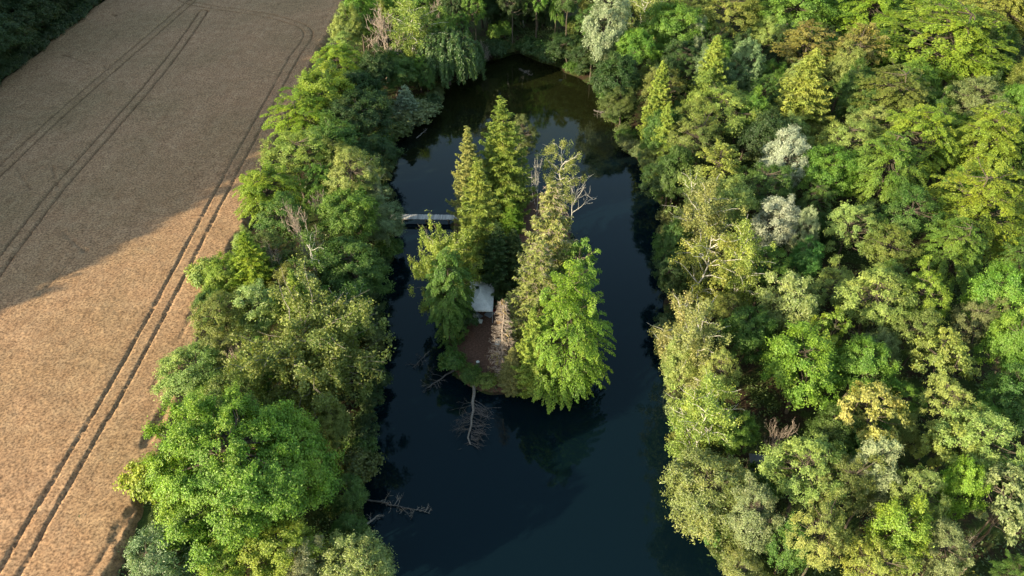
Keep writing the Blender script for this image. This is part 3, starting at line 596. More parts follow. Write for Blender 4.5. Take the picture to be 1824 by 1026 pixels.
# stump, fallen logs
q = at(851, 648, .8); t = empty("tree_stump", (q.x, q.y, gz(q.x, q.y))); tag(t, "short grey tree stump just above the fallen trunk", "stump"); mb = MB()
mb.tube([(0, 0, -.2), (0, 0, .1), (.02, 0, .5), (.02, 0, .7)], [.34, .26, .22, .21], 10); mb.build("stub", M_DEADWOOD, t); mb = MB(); mb.tube([(.02, 0, .702), (.02, 0, .705)], [.21, .001], 10); mb.build("cut_face", M_FOAM, t)
def fallen(name, pa, za, pb, zb, r, seed, label, mat, twmat, nbr, blen, start=.4, rise=.35, sag=0.0, droop=0.0):
    """a fallen trunk from pixel pa to pixel pb with bare branches"""
    rr = np.random.default_rng(seed); a, b = at(*pa, za), at(*pb, zb); t = empty(name, (a.x, a.y, 0)); tag(t, label, "fallen tree")
    a0, b0 = np.array([0, 0, za]), np.array([b.x - a.x, b.y - a.y, zb]); c = curve_pts(a0, b0, sag, 10, rr, .012); mb = MB(); mb.tube(c, np.linspace(r, r * .3, 10), 8); mb.build("trunk", mat, t, True); core = c
    d = unit(b0 - a0); sd = unit(np.cross(d, [0, 0, 1.0])); mb = MB(); mb.tube(c, np.linspace(r, r * .3, 10) * .8, 6)
    for i in range(nbr):
        u = start + (1 - start) * (i + rr.random()) / nbr; p = a0 + (b0 - a0) * u + [0, 0, math.sin(u * math.pi) * sag * np.linalg.norm(b0 - a0)]; s = rr.choice([-1, 1]); L = blen * rr.uniform(.5, 1.15) * (1.15 - .75 * u)
        grow(mb, rr, p, unit(d * .5 + sd * s * rr.uniform(.5, 1.1) + np.array([0, 0, rr.uniform(-.15, 1) * rise])), L * .6, .035, 2, .5, None, .15, .012, -droop)
    if nbr: mb.build("branches", twmat, t)
    return t
fallen("fallen_tree", (847, 660), .75, (838, 792), .1, .24, 1, "fallen grey trunk lying off the island tip with dead branches in the water", M_DEADWOOD, M_SUNKWOOD, 44, 3.6, .42, .45)
fallen("fallen_tree", (636, 946), .9, (676, 917), .25, .16, 2, "pale broken trunk leaning out from the bank, nearer than the twiggy drowned tree", M_DEADWOOD, M_DEADWOOD, 5, 1.2, .6, .6)
fallen("fallen_tree", (636, 884), .4, (766, 915), .02, .10, 3, "twiggy drowned tree breaking the water off the near bank", M_SUNKWOOD, M_DEADWOOD, 16, 2.0, .30, .9)
fallen("fallen_tree", (812, 656), .6, (758, 692), .1, .13, 4, "dark fallen trunk slanting into the water west of the island tip", M_SUNKWOOD, M_SUNKWOOD, 10, 2.2, .4, .6)
fallen("fallen_tree", (765, 625), .3, (735, 655), .05, .07, 8, "thin dark branch in the channel below the ragged island tree", M_SUNKWOOD, M_SUNKWOOD, 8, 1.6, .3, .5)
fallen("fallen_tree", (742, 246), .3, (761, 229), .35, .10, 5, "whitish log lying at the cove below the silvery fir", M_DEADWOOD, M_DEADWOOD, 3, .8, .5, .4)
fallen("fallen_tree", (925, 122), .2, (946, 134), .1, .09, 6, "small dead branch floating in the dark far end of the pond", M_SUNKWOOD, M_DEADWOOD, 10, 1.6, .2, .8)
fallen("fallen_tree", (1058, 196), .4, (1090, 208), .4, .14, 7, "heap of grey driftwood on the shore at the pond's far east side", M_SUNKWOOD, M_DEADWOOD, 14, 2.2, .1, .2)
fallen("fallen_tree", (1498, 640), 1.0, (1558, 580), 4.2, .15, 9, "dark toppled trunk with bare limbs leaning under the pale grey-green tree", M_BARK, M_SUNKWOOD, 10, 3.2, .25, .5)
# shed roof in the right-hand wood
q = at(1352, 834, 2.4); t = empty("shed", (q.x, q.y, gz(q.x, q.y)), R(-6)); tag(t, "small shed with a flat grey roof hidden in a dark gap of the wood", "shed")
M_ROOF = plain("grey_felt_roof", (.13, .135, .14), .8, .3); mb = MB(); mb.box((0, 0, 2.36), (2.2, 1.9, .07), tilt=[[1, 0, 0], [0, .995, -.07], [0, .07, .995]]); mb.build("roof", M_ROOF, t)
mb = MB()
for c_, s_ in (((0, -.86, 1.12), (2.0, .08, 2.2)), ((0, .86, 1.16), (2.0, .08, 2.28)), ((-.96, 0, 1.13), (.08, 1.64, 2.22)), ((.96, 0, 1.13), (.08, 1.64, 2.22))): mb.box(c_, s_)
mb.build("wall", M_WOOD, t); mb = MB(); mb.box((.1, -.925, .98), (.8, .04, 1.9)); dr = mb.build("door", M_SUNKWOOD, t); mb = MB(); mb.box((.4, -.96, 1.0), (.03, .04, .14)); mb.build("handle", M_STEEL, dr)
# ------------------------------------------------------------------ trees read off the photograph
APEX = {"spruce", "drooping", "thinspruce", "deadspruce", "silverfir", "bare", "barebirch", "bareshrub"}
def to_land(x, y, clear):
    """a trunk that would stand in the pond moves to the shore"""
    for _ in range(60):
        w = float(wetness(x, y)[0])
        if w < -clear: break
        e = .3; gxx = float(wetness(x + e, y)[0]) - w; gyy = float(wetness(x, y + e)[0]) - w; n = math.hypot(gxx, gyy) + 1e-9
        x -= gxx / n * .35; y -= gyy / n * .35
    return x, y
def w_isle(px): return 800 < px < 1040
def hand(key, px, py, wpx, h, col, short, extra="", variant=None, clear=.4, lean=None, group=None):
    pr = PROTO[key][0]; zc = h if key in APEX else h * pr.zc / pr.H
    q = at(px, py, zc + .8); d = proj(q.x, q.y, zc + .8)[2]; rad = wpx * .5 * d / F_PX * ((1.68 if w_isle(px) else 1.55) if "spruce" in key and key != "deadspruce" else 1.3 if key == "drooping" else 1.08)
    x, y = to_land(q.x, q.y, clear)
    if x < -80: x = min(x, -105.0)
    return plant(key, x, y, rad, h, col, (short + " " + extra).strip(), z=gz(x, y) - .1, short=short, variant=variant, lean=lean, group=group)
def tall(key, px, py, y, rad, h, col, short, extra, variant=None):
    """a tree so tall that the photo cuts off its top: stands at distance y, in line with pixel column px"""
    y += 8; h += 3 * (h > 15); d = proj(0, y, h * .45)[2]; x = (px - 912) / F_PX * d; x, y = to_land(x, y, .5)
    return plant(key, x, y, rad, h, col, short + " " + extra, z=gz(x, y) - .1, short=short, variant=variant)
EDGE = [(700, -120), (608, 0), (578, 80), (495, 215), (482, 290), (440, 360), (400, 430), (355, 500), (345, 600), (318, 700), (292, 790), (262, 840), (250, 900), (255, 960), (240, 1026), (230, 1130)]
def over_wheat(x, y, z, r):
    """would this crown hang out over the wheat further than the photo's tree line?"""
    for k in (.35, .7):
        px, py, d = proj(x, y, z * k); px -= r * .8 * F_PX / d
        e = np.interp(py, [b for a, b in EDGE], [a for a, b in EDGE])
        if px < e: return True
    return False
# --- island
hand("spruce", 893, 172, 92, 20, "spruce", "tallest spruce", "at the far end of the island", 0)
hand("ash", 936, 235, 58, 14, "dolive", "dull leafy tree", "tucked behind the tallest spruce on the island", 0)
hand("spruce", 832, 222, 62, 17, "larch", "slim spruce", "left of the tallest spruce at the channel edge", 1)
hand("spruce", 850, 282, 84, 19, "spruce", "full yellow-green spruce", "at the island end of the footbridge", 1)
hand("birch", 1000, 285, 62, 15, "larch", "thin pale birch", "topping the island's east shore behind the straggly spruce", 0)
hand("barebirch", 1036, 302, 64, 8.5, "olive", "leafless white birch", "leaning over the water on the island's east side", lean=(0, R(7)), clear=.05)
hand("barebirch", 958, 272, 34, 12, "olive", "broken bare snag", "rising between the tallest spruce and the pale birch")
hand("thinspruce", 986, 318, 96, 21, "larch", "straggly spruce with brown patches", "on the island's east side", 0)
hand("thinspruce", 962, 425, 92, 16, "larch", "brownish half-dead spruce", "in front of the straggly spruce", 0)
hand("hornbeam", 779, 524, 96, 15.5, (.115, .21, .036), "dark drooping-leaved tree", "beside the gazebo on the island", 0)
hand("gnarled", 788, 470, 100, 13.0, "yolive", "sunlit crown of sparse limbs", "rising over the channel near the footbridge", 0)
hand("limebeech", 1031, 606, 166, 18, "lime", "great lime-green beech", "at the island's south-east shore", 0, clear=.9)
hand("tier", 1030, 480, 84, 17, "bright", "yellow-topped bright tree", "behind the great lime-green beech", 0)
hand("deadspruce", 895, 530, 78, 12, "deadn", "pinkish dead spruce", "in front of the gazebo")
hand("spruce", 940, 578, 64, 13, "yspruce", "yellowish young spruce", "between the dead spruce and the great lime-green beech", 0)
hand("spruce", 915, 640, 46, 7, "larch", "greyish low spruce", "below the dead spruce near the island tip", 1)
hand("spruce", 912, 352, 36, 6, "bright", "little bright green fir", "by the white garden chair on the island", 0)
hand("spruce", 885, 400, 62, 11, "dspruce", "dark fir", "in the shade behind the gazebo", 1)
hand("spruce", 915, 405, 58, 10, "dspruce", "second dark fir", "behind the gazebo, close to the brownish spruce", 0)
hand("broad", 870, 455, 60, 5, "dark", "dark round bush", "directly behind the gazebo roof", 0)
hand("shrub", 800, 637, 46, 3, "green", "green bush", "on the west shore beside the dark fallen trunk")
hand("shrub", 824, 678, 38, 2.5, "green", "low green bush", "left of the fallen grey trunk at the island tip")
hand("shrub", 868, 672, 34, 2, "olive", "mossy low bush", "right of the fallen grey trunk at the island tip")
hand("shrub", 960, 695, 44, 2.2, "olive", "yellowish low bush", "on the south shore below the young spruce")
hand("shrub", 815, 560, 60, 4, "dark", "dark bush", "at the foot of the drooping-leaved tree by the gazebo")
hand("shrub", 925, 345, 40, 2.5, "dark", "dark low bush", "at the north-east shore of the island")
hand("shrub", 1000, 440, 46, 3, "green", "shore bush", "below the straggly spruce on the island's east side")
# --- strip between the wheat and the pond, near to far
hand("maple", 446, 838, 312, 16.5, "lime", "huge billowing lime-green maple", "at the wheat field's edge", 0)
hand("shrub", 266, 858, 84, 5, "ylime", "low yellow-green bush", "spilling onto the wheat beside the huge maple", 0)
hand("willow", 285, 1008, 125, 9, "blue", "dusty blue-green willow", "at the wheat's near corner", 0)
hand("broad", 352, 940, 95, 9, "bright", "fresh green tree", "between the dusty willow and the huge maple", 1)
hand("ash", 405, 985, 105, 9, "ylime", "mottled yellow-green tree", "in front of the huge maple", 0)
hand("broad", 500, 975, 120, 9, "ylime", "tree with yellow leaf tips", "in front of the huge maple's pond side", 2)
hand("willow", 540, 1018, 85, 8, "grey", "greyish bush-like tree", "between two yellowish trees at the photo's near edge", 0)
hand("willow", 640, 1005, 118, 7.5, "yolive", "sunlit olive willow", "bulging over the near shore of the pond", 1)
hand("willow", 684, 1020, 50, 5, "olive", "small shaded willow", "on the pond side of the sunlit olive willow", 0)
hand("shrub", 640, 825, 76, 5, "dolive", "dull olive bush", "overhanging the pond beside the huge maple")
hand("broad", 618, 880, 74, 6, "green", "small round green tree", "above the twiggy drowned tree", 0)
hand("broad", 622, 940, 66, 6, "green", "dark green tree", "just inland of the pale broken trunk", 1)
hand("gnarled", 548, 622, 205, 14, (.205, .245, .062), "sprawling olive tree with bare grey limbs", "midway along the strip", 0)
hand("willow", 462, 552, 92, 11, "pale", "whitish-tipped willow", "behind the sprawling olive tree", 0)
hand("willow", 545, 545, 60, 11, "silver", "pale silvery treetop", "behind the sprawling olive tree's crown", 1)
hand("spruce", 517, 480, 66, 14, "yspruce", "pointed yellow spruce", "standing alone among leafy trees of the strip", 0)
hand("broad", 350, 668, 120, 8, "pale", "light green tree", "on the wheat edge inland of the sprawling olive tree", 0)
hand("broad", 372, 728, 100, 8, "bright", "bright green tree", "on the wheat edge behind the huge maple", 1)
hand("bare", 422, 610, 46, 9, "olive", "bare whitish snag", "poking out of the light green wheat-edge tree")
hand("ash", 420, 625, 90, 9, "olive", "olive green tree", "between the light green tree and the sprawling one", 1)
hand("ash", 440, 690, 105, 9, "green", "mid-green tree", "directly behind the huge maple", 0)
hand("shrub", 366, 488, 62, 4, "pale", "pale straggling bush", "standing out in the wheat edge")
hand("spruce", 432, 415, 90, 13, "ylime", "bright conical tree", "at the wheat edge beyond the pale straggling bush", 1)
hand("broad", 412, 500, 85, 9, "ylime", "sunlit rounded tree", "just inland of the pale straggling bush", 2)
hand("ash", 480, 455, 85, 11, "dolive", "dull dark tree", "behind the pointed yellow spruce", 0)
hand("bare", 482, 445, 60, 10, "olive", "bare purplish thicket", "beside the dull dark tree")
hand("birch", 560, 460, 80, 13, "green", "feathery dark green birch", "behind the pointed yellow spruce on its pond side", 0)
hand("birch", 610, 560, 85, 13, "green", "thin-crowned green birch", "beside the dark pond bend", 1)
hand("broad", 630, 474, 120, 10.5, "green", "broad deep-green tree", "near the footbridge's bank end", 0)
hand("broad", 655, 532, 90, 8, "dark", "shaded tree", "overhanging the dark pond bend", 1)
hand("willow", 676, 388, 84, 9, "grey", "grey-olive willow", "screening the bank end of the footbridge", 0)
hand("broad", 620, 395, 95, 12, "bright", "glossy green tree", "inland of the grey-olive willow", 2)
hand("ash", 628, 315, 92, 15, "pale", "sunlit pale-topped tree", "above the glossy green tree", 0)
hand("willow", 668, 345, 30, 12, "silver", "slim whitish treetop", "behind the grey-olive willow")
hand("beech", 478, 345, 140, 13, "ylime", "sunny yellow-green beech", "at the wheat edge level with the footbridge", 0)
hand("bare", 528, 370, 74, 13, "olive", "grey leafless tree", "beside the sunny yellow-green beech")
hand("bare", 570, 335, 60, 10, "olive", "reddish bare tree", "inland of the sunlit pale-topped tree")
hand("ash", 525, 278, 105, 13, "yolive", "soft olive tree", "at the wheat edge beyond the sunny beech", 1)
hand("beech", 540, 228, 130, 14, "ylime", "spreading yellow-lit beech", "at the wheat edge beyond the soft olive tree", 1)
hand("broad", 575, 175, 105, 14, "ylime", "yellow-lit rounded tree", "halfway along the far wheat edge", 0)
hand("beech", 598, 122, 100, 14, "ylime", "ragged yellow tree", "at the wheat edge below the bright feathery tree", 2)
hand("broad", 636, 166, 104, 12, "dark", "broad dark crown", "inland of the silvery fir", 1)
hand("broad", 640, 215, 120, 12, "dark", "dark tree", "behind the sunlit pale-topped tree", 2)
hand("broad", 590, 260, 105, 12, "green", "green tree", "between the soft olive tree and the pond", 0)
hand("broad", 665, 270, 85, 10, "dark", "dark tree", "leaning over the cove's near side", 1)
hand("birch", 655, 300, 52, 12, "dark", "grey-stemmed thin birch", "on the bank beyond the footbridge", 0)
hand("broad", 702, 126, 84, 9, "green", "shaded green tree with a yellow flank", "behind the silvery fir", 2)
hand("broad", 640, 25, 78, 15, "bright", "bright feathery tree", "at the far corner of the wheat field", 0)
hand("bare", 676, 24, 110, 14, "olive", "fan-shaped leafless tree", "with pinkish twigs behind the far end of the strip")
hand("birch", 735, 42, 92, 17, "yolive", "tall yellow-green birch", "with two dark stems near the weeping willow", 1)
hand("weeping", 815, 103, 108, 11.5, "green", "weeping willow", "trailing into the pond's far end", 0, clear=.2)
hand("silverfir", 733, 150, 58, 8.0, (.27, .35, .23), "small silvery-blue fir", "at the pond cove", clear=.05)
hand("shrub", 752, 203, 92, 4, "grey", "grey-green bush", "over driftwood beside the silvery fir")
hand("shrub", 715, 228, 60, 3, "dolive", "brown-green bush", "at the cove below the silvery fir")
hand("shrub", 700, 110, 60, 4, "dark", "dark bush", "at the foot of the leafless fan-shaped tree")
# --- far bank
tall("willow", 797, 10, 160, 3.6, 20, "yolive", "olive willow", "behind the weeping willow", 0)
tall("willow", 858, 8, 162, 5.2, 24, "larch", "sunlit straw-green willow", "right behind the weeping willow's crown", 1)
hand("bare", 772, 0, 44, 12, "olive", "reddish-brown bare tree", "in the gap behind the weeping willow")
tall("thinbirch", 905, 0, 160, 3.0, 25, "green", "lone birch with a tall white stem", "at the pond's head", 0)
tall("thinbirch", 934, 0, 162, 2.8, 23, "green", "slender birch", "beside the lone white-stemmed birch", 0)
tall("broad", 968, 25, 163, 4.5, 21, "bright", "bright green tree", "at the head of the pond", 0)
tall("beech", 1008, 20, 166, 5.0, 23, "yolive", "olive tree with brown patches", "behind the pond's head", 1)
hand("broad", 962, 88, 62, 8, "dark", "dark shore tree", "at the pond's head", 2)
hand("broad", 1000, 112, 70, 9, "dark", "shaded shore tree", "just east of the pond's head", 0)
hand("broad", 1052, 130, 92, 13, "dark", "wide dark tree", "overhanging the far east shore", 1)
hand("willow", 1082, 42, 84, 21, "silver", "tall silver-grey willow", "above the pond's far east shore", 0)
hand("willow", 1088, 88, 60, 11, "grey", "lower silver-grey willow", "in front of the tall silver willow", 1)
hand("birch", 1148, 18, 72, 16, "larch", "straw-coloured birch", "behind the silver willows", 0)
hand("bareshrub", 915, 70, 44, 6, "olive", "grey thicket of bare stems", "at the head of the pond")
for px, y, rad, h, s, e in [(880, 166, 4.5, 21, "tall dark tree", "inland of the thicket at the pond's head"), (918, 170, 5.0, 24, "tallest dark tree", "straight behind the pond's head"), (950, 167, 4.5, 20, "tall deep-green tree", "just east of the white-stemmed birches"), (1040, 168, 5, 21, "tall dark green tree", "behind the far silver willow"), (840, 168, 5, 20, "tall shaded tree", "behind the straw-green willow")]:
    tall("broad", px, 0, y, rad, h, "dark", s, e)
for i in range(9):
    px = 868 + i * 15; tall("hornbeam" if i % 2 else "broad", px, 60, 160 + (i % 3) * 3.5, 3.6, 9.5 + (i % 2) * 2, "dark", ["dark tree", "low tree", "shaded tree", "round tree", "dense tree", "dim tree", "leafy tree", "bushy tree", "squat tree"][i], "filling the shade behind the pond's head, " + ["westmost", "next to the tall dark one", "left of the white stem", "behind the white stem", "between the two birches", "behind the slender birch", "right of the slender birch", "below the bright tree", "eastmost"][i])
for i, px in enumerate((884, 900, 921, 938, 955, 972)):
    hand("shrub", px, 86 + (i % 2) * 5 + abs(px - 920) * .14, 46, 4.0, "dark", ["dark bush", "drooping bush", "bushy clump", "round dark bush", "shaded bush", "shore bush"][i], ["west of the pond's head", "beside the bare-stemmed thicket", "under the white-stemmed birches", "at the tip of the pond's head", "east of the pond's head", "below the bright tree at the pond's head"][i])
# --- east bank and wood, far rows
hand("broad", 1135, 90, 80, 13, "bright", "emerald-lit tree", "just east of the lower silver willow", 1)
hand("broad", 1195, 55, 96, 15, "bright", "tall bright green tree", "in the far wood", 2)
hand("drooping", 1182, 108, 64, 16, "yspruce", "slender golden spruce", "on the far east bank", 0)
hand("drooping", 1150, 175, 58, 14, "yspruce", "lower golden spruce", "in front of the slender golden one", 0)
hand("broad", 1098, 185, 74, 8, "dolive", "dull shore tree", "over the driftwood on the far east side", 0)
hand("broad", 1128, 272, 66, 8, "dolive", "olive-grey shore tree", "on the pond's east side level with the tallest spruce", 1)
hand("broad", 1180, 238, 70, 12, "green", "green tree", "behind the olive-grey shore tree", 2)
hand("broad", 1162, 320, 84, 9, "dark", "low dark shore tree", "facing the leafless white birch", 0)
hand("broad", 1205, 300, 72, 12, "green", "mid-green tree", "inland of the low dark shore tree", 1)
hand("ash", 1228, 22, 70, 16, "olive", "olive tree", "at the far edge of the wood beyond the tall bright green tree", 0)
hand("ash", 1302, 28, 110, 16, "yolive", "soft yellow-green tree", "at the far edge of the wood", 1)
hand("drooping", 1280, 62, 80, 17, "yspruce", "golden drooping conifer", "in front of the soft yellow-green tree", 0)
hand("willow", 1237, 78, 40, 13, "silver", "small silvery treetop", "beside the golden drooping conifer", 0)
hand("willow", 1268, 142, 66, 14, "blue", "blue-grey rounded tree", "in front of the golden drooping conifer", 0)
hand("willow", 1328, 130, 60, 14, "blue", "blue-grey tree with a tufted top", "beside the blue-grey rounded tree", 1)
hand("broad", 1418, 28, 102, 16, "bright", "bright cloud-like tree", "at the wood's far edge", 2)
hand("tier", 1432, 88, 120, 16, "brown", "bronze-tinted tree", "behind the big layered yellow-green conifer", 0)
hand("tier", 1532, 88, 98, 17, "brown", "pale bronze treetop", "between the layered conifer and the far beech", 0)
hand("drooping", 1456, 88, 122, 19, "yspruce", "big layered yellow-green conifer", "in the middle of the wood", 0)
hand("beech", 1550, 28, 170, 18, "ylime", "far yellow-green beech", "at the wood's far edge", 0)
hand("beech", 1700, 85, 230, 20, "ylime", "largest beech with feathery sprays", "at the wood's far corner", 1)
hand("beech", 1790, 25, 150, 20, "yolive", "olive beech", "partly cut by the photo's edge behind the largest beech", 2)
hand("beech", 1590, 190, 165, 17, "olive", "olive-green beech", "beside the big layered conifer", 2)
hand("broad", 1530, 190, 70, 13, "green", "green tree", "squeezed between the layered conifer and the olive-green beech", 0)
hand("ash", 1738, 182, 92, 15, "grey", "dull grey-green treetop", "in the dark cleft before the largest beech", 0)
hand("beech", 1752, 262, 170, 18, "ylime", "wide yellow-tipped beech", "on the wood's outer side", 0)
hand("beech", 1640, 258, 140, 17, "ylime", "yellow-tipped beech", "in front of the olive-green beech", 1)
hand("ash", 1292, 200, 125, 15, "yolive", "yellowish speckled tree", "in front of the two blue-grey trees", 1)
hand("broad", 1335, 215, 62, 13, "bright", "rich green tree", "on the speckled tree's inland side", 0)
hand("ash", 1240, 215, 76, 14, "olive", "olive tree", "on the speckled tree's pond side", 0)
hand("willow", 1415, 255, 62, 11, "pale", "pale green rounded tree", "at the foot of the big layered conifer", 0)
hand("willow", 1392, 290, 80, 13, "white", "whitish flowering tree", "in front of the pale green rounded tree", 1)
hand("broad", 1472, 312, 100, 12, "bright", "fresh green tree", "beside the whitish flowering tree", 2)
hand("beech", 1580, 310, 150, 17, "bright", "vivid green beech", "in front of the yellow-tipped beech", 0)
hand("tier", 1283, 300, 88, 14, "yolive", "upright olive-yellow tree", "pondward of the whitish flowering tree", 0)
hand("birch", 1232, 340, 72, 15, "larch", "straw-green birch", "on the pond side of the upright olive-yellow tree", 0)
# --- east wood, middle
hand("birch", 1262, 385, 100, 16, "larch", "tall straw-green birch", "above the pond's east bank", 1)
hand("birch", 1258, 462, 90, 16, "yolive", "many-limbed pale birch", "in front of the tall straw-green birch", 0)
hand("birch", 1322, 458, 84, 16, "yolive", "olive birch with white limbs", "inland of the many-limbed birch", 1)
hand("willow", 1382, 400, 86, 12, "white", "silver-white willow", "gleaming in the middle of the wood", 0)
hand("willow", 1432, 424, 40, 11, "silver", "small silver-white treetop", "touching the gleaming willow", 1)
hand("broad", 1434, 470, 58, 9, "emerald", "small emerald tree", "below the silver-white willow", 0)
hand("ash", 1516, 402, 84, 13, "pale", "pale green tree", "in front of the fresh green tree in mid wood", 1)
hand("ash", 1580, 445, 88, 12, "olive", "open olive tree", "inland of the small emerald tree", 0)
hand("beech", 1740, 385, 180, 17, "ylime", "wide bright beech", "on the wood's outer side in mid distance", 1)
hand("beech", 1700, 460, 120, 14, "bright", "bright green beech", "below the wide bright beech", 2)
hand("willow", 1410, 548, 100, 13, "pale", "pale sea-green tree", "with upswept tufts in mid wood", 0)
hand("ash", 1555, 535, 116, 14, "pale", "pale grey-green tree", "above the dark toppled trunk", 0)
hand("ash", 1650, 530, 72, 13, "ylime", "yellow-tipped green tree", "inland of the pale grey-green tree", 1)
hand("ash", 1635, 595, 90, 12, "olive", "olive tree", "before the yellow-tipped green tree", 0)
hand("broad", 1566, 625, 74, 9, "grey", "round grey-green tree", "just inland of the dark toppled trunk", 1)
hand("open", 1685, 642, 92, 12, "yolive", "flat-topped olive tree", "beside a dark clearing", 0)
hand("broad", 1775, 540, 105, 14, "bright", "yellowish-green tree", "beyond the dark clearing at the wood's outer side", 2)
hand("ash", 1735, 580, 74, 12, "grey", "grey-green tree", "at the dark clearing's outer rim", 1)
hand("broad", 1800, 620, 80, 13, "bright", "bright green tree", "cut by the photo's edge beyond the dark clearing", 0)
hand("birch", 1190, 560, 84, 15, "larch", "leaning straw-coloured birch", "at the water facing the great lime-green beech", 0)
hand("birch", 1246, 600, 100, 16, "larch", "white-stemmed birch", "behind the leaning straw-coloured birch", 1)
hand("broad", 1208, 640, 72, 11, "pale", "light green shore tree", "below the leaning straw-coloured birch", 0)
hand("broad", 1200, 430, 68, 11, "green", "green shore tree", "pondward of the many-limbed birch", 1)
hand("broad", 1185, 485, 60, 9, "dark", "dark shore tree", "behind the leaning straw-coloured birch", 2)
hand("broad", 1430, 655, 140, 12, "lime", "glowing lime-green tree", "in the wood below the pale sea-green tree", 0)
hand("open", 1466, 598, 70, 13, "ylime", "yellow-flecked treetop", "behind the glowing lime-green tree", 1)
hand("broad", 1330, 600, 88, 10, "green", "shaded green tree", "between the white-stemmed birch and the sea-green tree", 2)
hand("ash", 1280, 668, 64, 12, "pale", "feathery pale tree", "in front of the white-stemmed birch", 0)
# --- east wood, near
hand("birch", 1200, 728, 108, 14, "yolive", "yellow-olive birch", "with white limbs leaning over the near east shore", 1)
hand("birch", 1262, 720, 86, 14, "yolive", "tangled olive birch", "just inland of the leaning yellow-olive birch", 0)
hand("open", 1542, 735, 112, 13, "gold", "golden-yellow tree", "with a drooping crown in the near wood", 0)
hand("bareshrub", 1406, 735, 64, 8, "olive", "rust-brown leafless bush", "in a gap below the glowing lime-green tree")
hand("broad", 1310, 772, 74, 7, "bright", "small fresh green tree", "beside the rust-brown leafless bush", 0)
hand("ash", 1690, 728, 84, 13, "pale", "pale green domed tree", "behind the pair of pale yellow-green crowns", 1)
hand("ash", 1745, 795, 130, 14, "pale", "broad pale yellow-green tree", "on the near wood's outer side", 0)
hand("open", 1685, 790, 90, 12, "yolive", "olive tree", "beside the broad pale yellow-green tree", 1)
hand("ash", 1432, 842, 128, 13, "pale", "layered pale yellow-green tree", "beside the shed roof", 0)
hand("ash", 1505, 870, 92, 13, "olive", "olive tree", "between the layered pale tree and the white-edged one", 1)
hand("willow", 1548, 862, 84, 13, "silver", "white-edged tree", "in the near wood behind the lime sapling", 1)
hand("willow", 1345, 925, 92, 12, "blue", "silvery blue-green willow", "falling to the near east shore", 0)
hand("willow", 1258, 872, 140, 9, "olive", "large olive-green willow", "bulging over the near east shore", 1)
hand("ash", 1632, 888, 88, 13, "pale", "pale green flat-layered tree", "before the broad pale yellow-green tree", 0)
hand("broad", 1700, 880, 70, 12, "lime", "vivid lime tree", "between two pale trees of the near wood", 2)
hand("open", 1790, 895, 110, 13, "grey", "grey-olive tree with bare limbs", "at the near wood's outer edge", 0)
hand("ash", 1462, 958, 92, 13, "pale", "pale green tree with grey limbs", "near the photo's near edge", 1)
hand("broad", 1592, 955, 116, 12, "ylime", "yellow-lime tree", "in the near wood", 0)
hand("ash", 1675, 985, 98, 12, "grey", "blue-tinged grey tree", "beside the yellow-lime tree", 0)
hand("ash", 1560, 1018, 104, 11, "yolive", "mustard-olive tree", "at the very near edge of the wood", 1)
hand("broad", 1405, 965, 92, 9, "green", "shaded green tree", "between the silvery willow and the snag tree", 1)
hand("broad", 1550, 800, 84, 9, "green", "shaded green tree", "below the golden-yellow tree", 2)
hand("broad", 1490, 775, 90, 9, "green", "cool green tree", "pondward of the golden-yellow tree", 0)
hand("bare", 1722, 965, 70, 9, "olive", "brown bare-twigged bush", "behind the blue-tinged grey tree")
hand("shrub", 1238, 968, 56, 4, "green", "leafy green bush", "below the silvery blue-green willow at the water")
hand("willow", 1300, 1012, 80, 6, "olive", "low olive willow", "at the photo's near edge on the east shore", 0)
hand("shrub", 1268, 1000, 60, 4, "dolive", "twiggy brown bush", "at the nearest east shore")
hand("shrub", 1362, 856, 62, 3.6, "green", "leafy green bush", "right in front of the shed roof")
hand("shrub", 1325, 858, 40, 3.2, "dark", "dark bush", "at the shed's pond-side corner")
hand("shrub", 1218, 790, 60, 4, "olive", "twiggy grey bush", "below the leaning yellow-olive birch")
# --- shaded wood beyond the wheat
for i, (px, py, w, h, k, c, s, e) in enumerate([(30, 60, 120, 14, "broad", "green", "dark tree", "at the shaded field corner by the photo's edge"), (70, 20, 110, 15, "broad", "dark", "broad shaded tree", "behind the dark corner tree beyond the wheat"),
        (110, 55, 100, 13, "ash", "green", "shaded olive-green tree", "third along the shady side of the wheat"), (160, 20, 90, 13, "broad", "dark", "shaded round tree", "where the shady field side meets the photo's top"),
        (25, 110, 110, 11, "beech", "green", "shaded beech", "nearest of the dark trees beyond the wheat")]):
    hand(k, px, py, w, h, (.034, .066, .022), s, e, i)  # leaf colour darkened to put the wood's shade into it

# ------------------------------------------------------------------ the wood that shades the far part of the wheat (mostly out of frame)
r6 = random.Random(11)
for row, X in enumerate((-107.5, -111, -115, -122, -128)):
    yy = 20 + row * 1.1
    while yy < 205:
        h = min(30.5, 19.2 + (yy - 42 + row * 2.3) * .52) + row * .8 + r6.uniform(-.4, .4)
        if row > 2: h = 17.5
        plant("broad" if row % 2 else "beech", X + r6.uniform(-.8, .8), yy, 4.6, h, (.040, .078, .024), "tall shaded tree of the dense wood on the field's sunward side", group="tall trees of the wood beyond the wheat", z=.9, variant=row)  # foliage colour darkened as well, to deepen the shade
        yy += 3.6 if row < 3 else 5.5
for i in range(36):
    yy = 122 + i * 2.2; plant("shrub", -103.0 - r6.random(), yy, 2.2, 3.4, (.034, .066, .022), "dark low bush in full shade along the field's sunward edge", group="shaded edge bushes beyond the wheat", z=.9)  # shade on the bushes is also put into their dark colour
